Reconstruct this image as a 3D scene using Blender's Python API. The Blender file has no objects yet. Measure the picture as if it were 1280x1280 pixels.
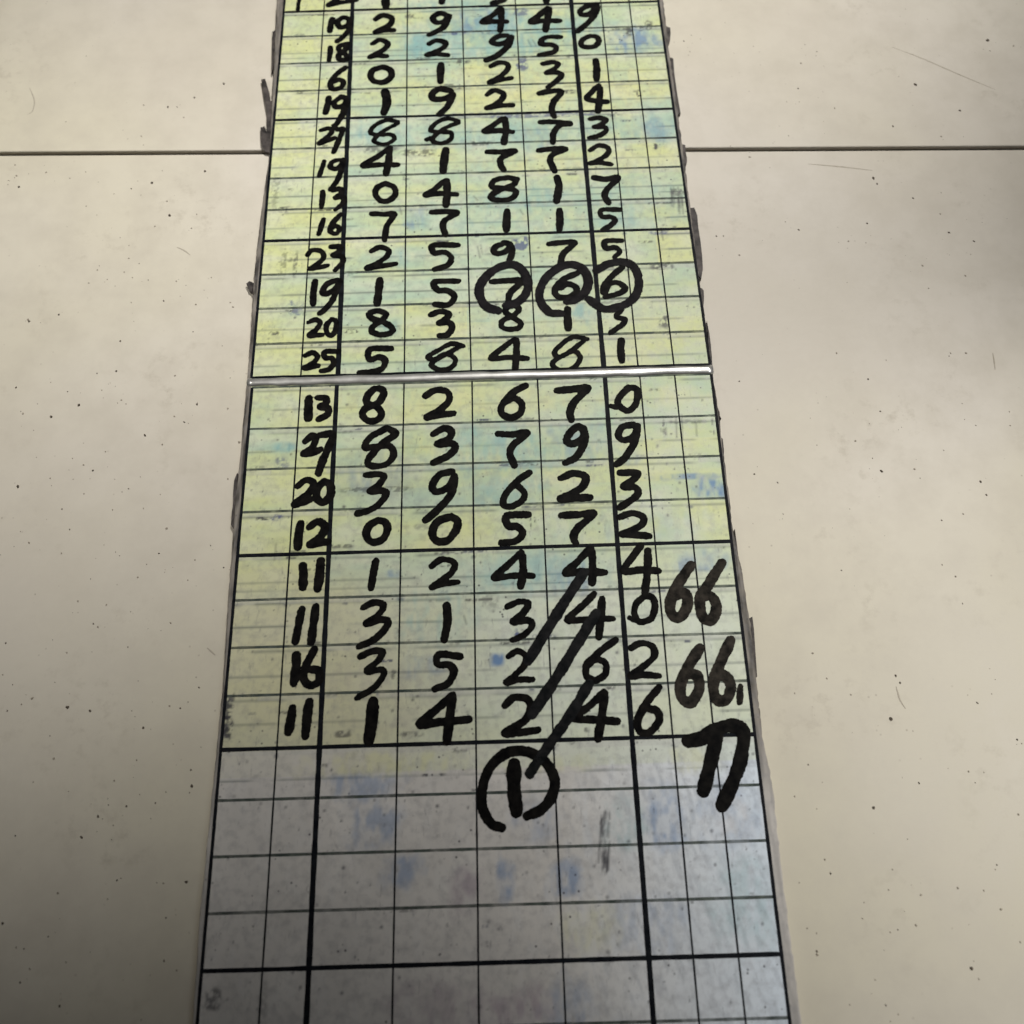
# Two marked number boards lying end to end on a cream tiled floor.
import bpy, math, random
import numpy as np
from mathutils import Matrix, Vector

# measured layout of the boards, in millimetres on the board (x across, y along)
CAM_LOC=[0.009571,-0.175644,0.301397]
CAM_ROT=[[0.99956324,0.02954468,-0.00065724],[-0.02747276,0.92081129,-0.38903961],[-0.01088886,0.38888775,0.92122079]]
COL_U=[[-79.93,-79.64],[-62.67,-62.87],[-49.64,-51.26],[-26.4,-28.15],[-3.07,-5.33],[19.94,16.89],[43.46,40.28],[55.38,52.85],[67.97,64.46],[80.56,76.57]]
COL_L=[[-79.4,-79.45],[-62.52,-62.72],[-49.86,-49.9],[-26.47,-26.7],[-2.79,-3.29],[20.02,20.16],[43.55,43.86],[55.7,56.1],[67.86,68.66],[80.57,80.35]]
ROW_U=[225.5,211,196,181,166.8,151.8,136.9,121.8,107,92.5,77.4,63,47.7,32.9,17.9,4.1]
ROW_L=[0.3,-16,-31.4,-46.9,-62.2,-77.3,-92.8,-107.9,-124.1,-138.8,-154.4,-169.5,-184.2,-199.8,-215,-230]
THICK_U=[181,121.8,63,4.1]
THICK_L=[-62.2,-124.1,-184.2]
EDGE_L=[[-83.09,188.27],[-81.76,143.17],[-80.5,105.7],[-81.27,89.97],[-82.11,63.58],[-82.26,45.58],[-81.49,18.13],[-81.35,3.4],[-81.57,-4.57],[-81.34,-23.14],[-81.92,-40.92],[-81.56,-58.0],[-81.39,-66.29],[-81.18,-82.36],[-80.55,-102.85],[-80.82,-127.23],[-81.1,-149.91],[-81.43,-171.47],[-80.72,-197.07]]
EDGE_R=[[79.67,181.66],[79.65,158.78],[79.79,136.87],[80.35,103.65],[80.48,76.32],[80.32,50.48],[80.95,22.57],[81.02,4.34],[81.27,-3.71],[81.56,-16.29],[81.59,-40.38],[81.54,-54.77],[82.07,-65.95],[82.71,-71.43],[83.15,-84.8],[83.39,-95.18],[83.07,-107.76],[82.64,-124.72],[83.58,-134.11],[83.8,-143.25],[83.42,-165.13],[83.5,-185.77],[83.59,-201.44]]
JOINT=[-188.15,111.74,213.88,99.63]
STAINS=[
[5.25,164.44,34.2,13.53,"cyan",0.42],
[17.33,110.88,65.81,7.3,"cyan",0.3],
[27.1,74.5,53.12,14.32,"cyan",0.25],
[-22.85,53.27,23.65,6.3,"cyan",0.18],
[13.17,-25.04,40.58,7.86,"cyan",0.25],
[-9.91,-41.21,35.86,7.86,"grey",0.22],
[18.41,-71.32,22.01,6.77,"cyan",0.3],
[28.5,134.59,56.93,11.91,"yellow",0.42],
[40.37,96.0,41.95,5.12,"yellow",0.4],
[-64.61,133.95,15.27,42.56,"white",0.12],
[33.25,23.38,44.27,19.41,"yellow",0.22],
[2.65,-7.4,80.1,4.72,"yellow",0.35],
[38.53,-52.68,39.24,7.79,"white",0.18],
[38.0,-100.78,41.89,20.75,"white",0.16],
[-26.04,-109.43,24.42,12.29,"violet",0.12],
[2.56,172.28,13.32,6.86,"blue",0.45],
[17.32,164.41,18.16,10.37,"cyan",0.5],
[-5.48,166.23,3.31,1.36,"navy",0.8],
[66.01,158.88,9.35,6.69,"blue",0.6],
[-23.14,159.96,7.41,8.27,"cyan",0.55],
[23.49,107.81,6.25,6.05,"blue",0.4],
[70.64,110.48,4.69,5.67,"blue",0.4],
[-41.1,113.92,5.67,6.53,"cyan",0.45],
[-23.79,71.29,3.77,4.3,"blue",0.4],
[-28.76,53.12,2.96,4.14,"cyan",0.4],
[37.75,27.13,4.3,3.75,"cyan",0.55],
[-31.71,24.12,3.44,3.04,"cyan",0.5],
[-66.28,32.82,2.61,3.79,"navy",0.45],
[16.03,58.76,3.27,3.1,"navy",0.6],
[-14.83,113.32,3.93,6.12,"grey",0.4],
[16.36,79.25,15.17,5.13,"cyan",0.3],
[52.08,68.52,8.99,4.28,"cyan",0.25],
[69.21,112.17,10.96,8.14,"cyan",0.3],
[45.57,166.91,9.92,6.8,"cyan",0.35],
[-10.75,182.06,20.17,3.27,"cyan",0.4],
[-67.62,-23.44,4.35,1.97,"cyan",0.6],
[-67.5,-29.61,2.97,2.39,"navy",0.4],
[-35.33,-34.22,12.06,8.88,"grey",0.4],
[-40.59,-37.15,5.34,3.67,"blue",0.25],
[6.35,-27.08,14.85,8.58,"cyan",0.45],
[33.48,-25.11,9.46,7.25,"blue",0.3],
[50.74,-29.6,3.22,3.29,"blue",0.45],
[67.65,-38.76,11.69,1.18,"blue",0.6],
[75.61,-42.82,4.63,3.77,"blue",0.7],
[9.98,-42.43,13.25,4.94,"cyan",0.4],
[28.95,-73.14,7.02,6.06,"blue",0.35],
[10.53,-90.64,1.87,1.55,"navy",0.7],
[3.73,-98.74,2.23,2.15,"blue",0.8],
[70.28,-69.0,8.32,3.41,"blue",0.45],
[-18.78,-100.7,7.41,4.02,"blue",0.3],
[11.79,-69.89,12.82,6.11,"cyan",0.35],
[-15.12,-83.74,11.35,8.53,"cyan",0.3],
[47.47,-55.8,24.75,4.92,"cyan",0.2],
[-36.19,-136.16,10.61,3.66,"blue",0.4],
[-32.96,-146.85,7.55,6.9,"blue",0.4],
[-24.84,-160.18,5.36,4.5,"blue",0.42],
[4.84,-163.26,2.27,5.64,"blue",0.5],
[22.0,-163.1,5.11,5.0,"blue",0.5],
[50.96,-147.58,5.33,8.56,"blue",0.5],
[40.08,-148.71,6.36,6.64,"cyan",0.3],
[68.17,-146.28,12.17,8.8,"blue",0.22],
[71.7,-172.17,9.17,11.42,"cyan",0.25],
[69.67,-148.44,6.93,5.54,"white",0.5],
[14.08,-146.86,6.96,5.56,"blue",0.25],
[-6.98,-165.26,4.53,5.81,"violet",0.4],
[6.82,-196.99,9.73,6.28,"violet",0.4],
[20.92,-196.4,6.49,7.26,"blue",0.3],
[-15.92,-195.41,13.02,7.28,"violet",0.3],
[44.84,-175.57,10.58,7.19,"blue",0.25],
[27.5,-176.12,7.8,6.16,"yellow",0.25],
[62.18,-130.58,7.1,4.07,"yellow",0.3],
[17.04,-131.01,18.96,2.33,"yellow",0.25],
[-31.65,-129.36,20.23,3.27,"yellow",0.4],
[-78.33,-114.46,1.94,7.52,"black",0.75],
[-78.75,-115.17,0.97,4.84,"black",0.6],
[-23.21,103.15,7.63,2.0,"black",0.5],
[1.75,107.02,4.84,1.21,"black",0.6],
[-13.84,60.02,3.72,1.09,"black",0.7],
[-73.24,22.36,2.15,0.84,"black",0.6],
[-45.67,22.24,2.57,1.01,"black",0.7],
[67.26,46.12,4.39,1.59,"black",0.55],
[65.84,23.09,2.0,4.05,"black",0.6],
[67.25,61.49,3.72,1.1,"navy",0.5],
[-26.98,176.68,2.18,1.38,"black",0.5],
[-5.11,150.17,4.08,1.31,"black",0.6],
[19.28,147.9,2.44,4.37,"navy",0.6],
[19.36,177.12,3.34,2.31,"navy",0.5],
[65.43,130.19,1.12,2.11,"black",0.7],
[69.51,102.65,1.09,1.8,"black",0.8],
[63.94,164.36,1.32,3.16,"black",0.6],
[72.44,167.19,1.65,2.72,"black",0.6],
[76.15,80.29,3.49,1.91,"black",0.45],
[72.08,-18.14,6.8,0.92,"black",0.35],
[-72.81,-49.41,2.11,0.71,"black",0.7],
[-67.3,-49.15,2.37,1.14,"navy",0.6],
[-34.78,-40.11,12.38,1.17,"black",0.45],
[15.81,-54.08,0.39,2.25,"black",0.6],
[17.15,-53.28,0.39,1.7,"black",0.6],
[-42.7,-120.31,2.41,1.2,"black",0.5],
[-22.23,-121.15,3.61,0.95,"black",0.5],
[30.41,-121.27,0.96,0.96,"black",0.5],
[-27.87,-102.68,1.23,1.75,"black",0.5],
[-29.27,-69.83,2.57,1.36,"blue",0.5],
[-27.36,-89.87,1.0,1.93,"black",0.4],
[-18.46,-53.98,7.2,0.98,"black",0.25],
[1.35,-79.63,3.8,2.66,"black",0.25],
[-46.99,-59.93,4.55,0.83,"black",0.5],
[-71.73,50.54,1.18,6.08,"black",0.35],
[-67.34,51.09,0.89,6.09,"black",0.45],
[-69.58,54.04,1.19,1.09,"black",0.4],
[-76.74,86.51,1.53,9.08,"black",0.3],
[-72.66,77.39,3.49,1.52,"black",0.4],
[-15.23,-133.2,3.31,0.58,"black",0.7],
[-62.08,-194.47,1.63,7.01,"black",0.2],
[-75.94,-191.37,2.19,2.95,"black",0.5],
[-55.17,138.48,5.65,1.5,"black",0.4],
[-36.65,105.25,7.02,2.01,"black",0.45],
[7.08,147.94,4.88,1.31,"black",0.3],
[35.61,132.19,4.8,1.27,"black",0.6],
[25.55,120.62,26.89,1.44,"navy",0.45],
[-1.37,121.45,15.85,1.66,"navy",0.3],
[79.11,-20.06,0.41,3.83,"black",0.5],
[62.36,-19.97,0.54,4.29,"black",0.5]]
STREAKS=[[33.88,-150.34,33.15,-151.83,0.45],[33.83,-157.86,33.65,-161.01,0.36],[33.23,-147.05,32.65,-148.43,0.71],[33.25,-156.57,33.09,-159.74,0.35],[33.0,-155.17,32.9,-158.48,0.29],[35.0,-153.41,34.58,-156.25,0.34],[32.9,-158.08,32.51,-161.38,0.4],[33.44,-157.72,33.4,-160.28,0.67],[32.58,-153.24,31.9,-155.45,0.4],[33.4,-156.34,32.68,-157.52,0.56],[33.53,-151.42,33.63,-153.43,0.35],[35.08,-150.61,34.87,-152.25,0.39],[32.85,-149.21,32.83,-151.79,0.3],[35.52,-145.48,35.42,-147.2,0.56],[34.12,-147.14,33.31,-149.46,0.6],[34.3,-157.56,34.05,-161.1,0.73],[34.16,-158.56,33.65,-161.62,0.72],[33.73,-153.59,33.1,-156.8,0.35],[33.32,-150.11,32.71,-153.73,0.25],[34.36,-145.19,34.29,-146.76,0.43],[33.18,-158.76,32.55,-160.91,0.28],[34.62,-145.36,34.45,-146.92,0.32],[35.15,-148.22,34.32,-151.95,0.51],[33.79,-155.8,33.87,-157.95,0.49],[34.23,-145.07,33.62,-147.3,0.69],[34.49,-156.64,33.68,-158.99,0.38],[34.03,-147.93,33.25,-151.33,0.28],[34.05,-158.01,34.1,-160.56,0.45],[34.69,-156.07,34.26,-159.07,0.3],[33.13,-147.61,33.05,-151.03,0.71],[32.69,-156.14,32.57,-158.89,0.51],[34.89,-154.12,34.26,-156.98,0.71],[33.7,-158.62,33.39,-162.16,0.27],[33.26,-157.58,33.37,-158.99,0.58],[33.17,-146.29,31.46,-158.97,0.6],[33.76,-155.13,32.73,-160.51,0.5],[74.02,81.64,73.89,75.21,0.5],[76.47,78.01,76.19,70.1,0.5],[74.98,82.61,74.7,74.65,0.5],[73.37,77.33,73.5,73.68,0.5],[77.76,77.74,77.49,70.09,0.5],[76.3,77.21,76.37,73.11,0.5],[77.27,80.52,76.99,72.75,0.5],[77.74,79.64,77.64,73.81,0.5],[73.91,82.46,73.8,76.24,0.5],[75.97,77.31,75.84,71.07,0.5],[74.34,80.43,74.15,73.32,0.5],[76.64,82.51,76.39,74.99,0.5],[61.23,-20.5,61.4,-21.63,0.5],[73.38,-18.81,73.16,-23.65,0.5],[62.88,-20.26,62.92,-22.92,0.5],[66.79,-16.3,66.35,-24.0,0.5],[77.94,-22.07,78.2,-22.24,0.5],[68.78,-15.48,68.17,-24.79,0.5],[68.45,63.29,68.9,58.13,0.6],[-0.03,57.7,0.78,52.61,0.5],[1.16,58.38,1.69,54.01,0.4],[22.17,161.07,23.36,157.45,0.5],[24.14,160.99,25.34,157.82,0.5],[16.21,74.14,17.34,71.84,0.5],[-29.15,76.56,-28.5,73.52,0.5],[-1.23,81.23,0.27,79.27,0.5],[-67.22,-58.46,-67.37,-63.99,0.4],[-6.3,-84.67,-5.57,-87.3,0.5]]
TAPE=[
[0,[-86.95,145.08,-85.35,145.45,-83.66,139.78,-82.58,133.34,-80.96,133.28,-81.22,122.81,-80.43,106.45,-82.68,107.33,-84.54,111.44,-85.45,119.66,-83.91,120.43,-82.7,116.68,-83.42,127.06]],
[0,[-85.37,45.21,-84.27,46.24,-82.42,45.11,-82.67,40.55,-83.95,41.99]],
[0,[-84.19,171.65,-82.91,172.52,-82.23,157.18,-82.95,148.41]],
[0,[-80.8,93.77,-79.62,94.51,-80.05,82.91,-81.56,78.39,-81.55,86.81]],
[0,[79.65,168.74,81.51,167.3,80.9,160.54,79.68,157.89]],
[0,[80.03,150.77,81.25,149.84,81.03,133.38,81.45,120.73,80.11,119.95,79.56,131.31]],
[0,[80.3,105.21,81.78,104.35,81.79,97.95,80.79,94.03,79.86,97.23]],
[0,[80.07,73.98,82.19,73.91,83.01,70.11,83.01,58.25,82.6,45.63,81.58,41.42,80.38,43.94,79.86,56.54]],
[0,[80.61,37.59,81.92,36.14,81.27,29.93,80.34,29.27]],
[0,[81.71,23.08,82.08,13.01,81.6,3.19,80.55,1.28,80.88,9.74]],
[1,[80.51,-9.57,82.23,-14.01,82.51,-16.51,81.21,-15.85]],
[1,[81.19,-23.54,82.17,-24.49,81.54,-32.61,80.67,-33.18]],
[1,[80.45,-37.62,81.45,-38.24,81.59,-46.42,80.47,-46.96]],
[1,[-83.19,-34.66,-82.35,-31.72,-81.78,-42.02,-82.01,-52.05,-82.92,-50.6,-83.02,-46.31,-82.85,-41.99]],
[1,[82.21,-87.67,84.53,-87.22,84.33,-94.99,83.66,-106.35,81.89,-106.79,81.88,-98.74]],
[1,[81.81,-115.41,83.17,-116.18,83.01,-119.32,81.75,-119.76]],
[1,[82.09,-192.71,82.88,-193.33,82.63,-195.08,81.98,-195.07]],
[1,[82.45,-57.29,82.46,-68.41,83.1,-71.71,81.56,-71.66]]]
SPECKS=[[-102.62,145.11,0.68],[-113.88,138.13,0.61],[-124.13,133.47,0.61],[-120.48,133.32,0.46],[-134.09,134.91,0.46],[-117.18,127.66,0.39],[-133.15,118.52,0.48],[-181.21,105.73,0.48],[-179.71,100.32,0.47],[-177.8,94.71,0.59],[-168.28,101.51,0.47],[-126.25,94.76,0.7],[-106.03,99.81,0.71],[-133.9,92.23,0.47],[-117.63,78.74,0.75],[-150.22,84.35,0.38],[-122.61,73.84,0.43],[-119.33,85.63,0.44],[-107.23,78.96,0.4],[-130.79,59.31,0.4],[-141.82,54.37,0.37],[-131.7,53.11,0.37],[-128.31,50.52,0.36],[-144.28,48.63,0.36],[-111.84,48.26,0.42],[-115.54,39.78,0.47],[-103.6,37.72,0.47],[-89.84,36.15,0.55],[-153.33,35.11,0.5],[-164.26,33.34,0.55],[-127.41,39.43,0.36],[-99.0,49.48,0.36],[86.86,161.28,0.4],[88.77,155.24,0.4],[140.85,153.18,0.49],[133.48,147.12,0.46],[130.39,133.51,0.51],[143.43,122.5,0.48],[177.78,133.67,0.97],[212.01,156.79,0.93],[221.88,153.18,0.49],[192.85,119.4,0.6],[164.92,112.28,0.59],[152.85,86.82,0.87],[153.81,83.98,0.63],[106.47,98.91,0.44],[166.24,76.6,0.57],[146.82,65.36,0.56],[120.75,63.37,0.45],[92.23,61.47,0.45],[89.54,61.57,0.37],[97.12,52.61,0.45],[176.62,60.01,0.64],[185.1,55.74,0.56],[138.5,57.42,0.45],[163.94,45.43,0.55],[178.71,40.42,0.55],[116.2,67.28,0.37],[175.11,68.78,0.42],[182.86,106.45,0.47],[-163.77,32.5,0.66],[-129.29,22.92,0.49],[-129.2,10.39,0.54],[-135.9,9.7,0.4],[-108.05,7.83,0.45],[-151.88,6.57,0.37],[-163.84,4.92,0.43],[-140.56,-2.98,0.74],[-125.8,-1.46,0.42],[-127.04,-2.54,0.34],[-124.03,-2.98,0.34],[-149.53,-7.36,0.68],[-159.6,-5.69,0.45],[-115.96,-15.62,0.73],[-106.52,-8.57,0.47],[-102.86,-10.9,0.47],[-99.13,-4.03,0.53],[-88.15,-6.08,0.47],[-109.52,-19.41,0.41],[-128.76,-21.47,0.39],[-135.59,-26.26,0.46],[-132.12,-28.49,0.44],[-156.77,-33.67,0.77],[-146.26,-30.98,0.38],[-133.96,-37.11,0.36],[-119.09,-35.73,0.38],[-123.5,-43.31,0.3],[-113.19,-43.13,0.38],[-140.54,-42.46,0.33],[-136.8,-49.97,0.33],[-104.58,-50.6,0.55],[-149.61,-54.26,0.5],[-138.33,-58.37,0.4],[-120.52,-58.44,0.32],[-106.21,-59.39,0.35],[-94.16,-62.02,0.44],[-95.76,-68.95,0.37],[-112.15,-67.47,0.39],[-130.49,-75.02,0.44],[-121.16,-76.53,0.36],[-124.46,-82.7,0.38],[-122.87,-83.86,0.43],[-99.79,-83.17,0.46],[-151.46,-88.13,0.38],[-131.6,-91.92,0.43],[-144.69,-72.21,0.29],[-84.53,-64.95,0.37],[-85.85,-33.16,0.43],[-83.15,-19.41,0.52],[-147.23,-109.77,0.42],[-140.14,-106.08,0.47],[-143.17,-107.82,0.37],[-128.79,-109.24,0.65],[-121.65,-110.53,0.6],[-104.62,-116.21,0.46],[-97.36,-109.76,0.37],[-93.98,-110.53,0.35],[-88.79,-104.26,0.35],[-108.8,-110.91,0.3],[-130.63,-124.71,0.41],[-105.51,-125.84,0.36],[-111.47,-131.74,0.41],[-88.81,-129.26,0.36],[-88.1,-133.98,0.58],[-95.63,-135.47,0.36],[-98.4,-138.56,0.34],[-106.92,-139.23,0.4],[-112.32,-138.7,0.29],[-114.91,-141.91,0.56],[-135.79,-131.43,0.29],[-138.53,-146.68,0.4],[-119.01,-147.61,0.62],[-107.07,-159.75,0.35],[-105.97,-159.27,0.28],[-95.49,-160.8,0.28],[-86.99,-160.82,0.61],[-123.64,-162.76,0.48],[-109.12,-164.74,0.32],[-138.13,-170.33,0.47],[-91.84,-170.19,0.32],[-133.23,-176.74,0.38],[-118.63,-180.92,0.34],[-128.54,-182.36,0.46],[-91.15,-181.33,0.46],[-87.36,-183.82,0.34],[-130.61,-185.69,0.38],[-118.7,-191.9,0.46],[-95.8,-195.94,0.33],[126.56,9.07,0.48],[166.72,7.69,0.42],[172.17,7.5,0.48],[135.91,-1.82,0.39],[127.56,-25.83,0.46],[114.24,-27.0,0.33],[134.46,-37.51,0.71],[145.62,-37.03,0.45],[91.62,-37.15,0.4],[99.04,-40.52,0.4],[166.74,-42.41,0.6],[167.58,-47.27,0.55],[151.01,-55.85,0.39],[158.54,-53.88,0.37],[151.67,-75.43,0.48],[148.14,-71.29,0.36],[102.24,-99.2,0.47],[126.74,-107.06,0.58],[105.4,-107.3,0.37],[115.45,-72.19,0.34],[137.92,-14.75,0.34],[99.38,-51.98,0.32],[169.59,-21.28,0.36],[181.27,-21.67,0.33],[127.7,-109.24,0.46],[94.9,-111.59,0.35],[112.01,-112.52,0.39],[150.02,-116.14,0.5],[122.85,-120.24,0.73],[159.59,-127.54,0.45],[143.18,-136.39,0.4],[95.93,-133.06,0.34],[127.84,-139.29,0.4],[90.66,-142.07,0.35],[113.25,-145.93,0.57],[96.86,-159.86,0.41],[97.9,-163.67,0.39],[115.8,-163.09,0.37],[133.42,-168.62,0.43],[122.58,-170.11,0.36],[144.38,-174.46,0.46],[119.73,-177.99,0.48],[105.05,-175.84,0.34],[90.98,-183.89,0.42],[90.93,-184.71,0.5],[147.89,-183.05,0.38],[132.92,-189.31,0.58],[134.44,-191.98,0.37],[105.95,-191.41,0.33],[107.8,-197.77,0.37],[145.82,-162.7,0.3],[155.1,-149.02,0.44]]
HAIRS=[[-182.02,145.89,-179.54,140.62,-178.65,137.16,-178.94,132.92,-180.68,131.72],[-113.26,63.75,-110.39,62.17,-107.76,59.88],[172.03,154.46,182.41,148.27,193.06,140.83,201.02,135.31,209.22,129.84],[-87.39,-91.73,-84.65,-94.13],[181.62,7.34,180.97,0.48],[126.24,-110.35,126.71,-114.57,127.92,-117.3],[128.76,94.64,152.94,90.57]]
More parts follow.
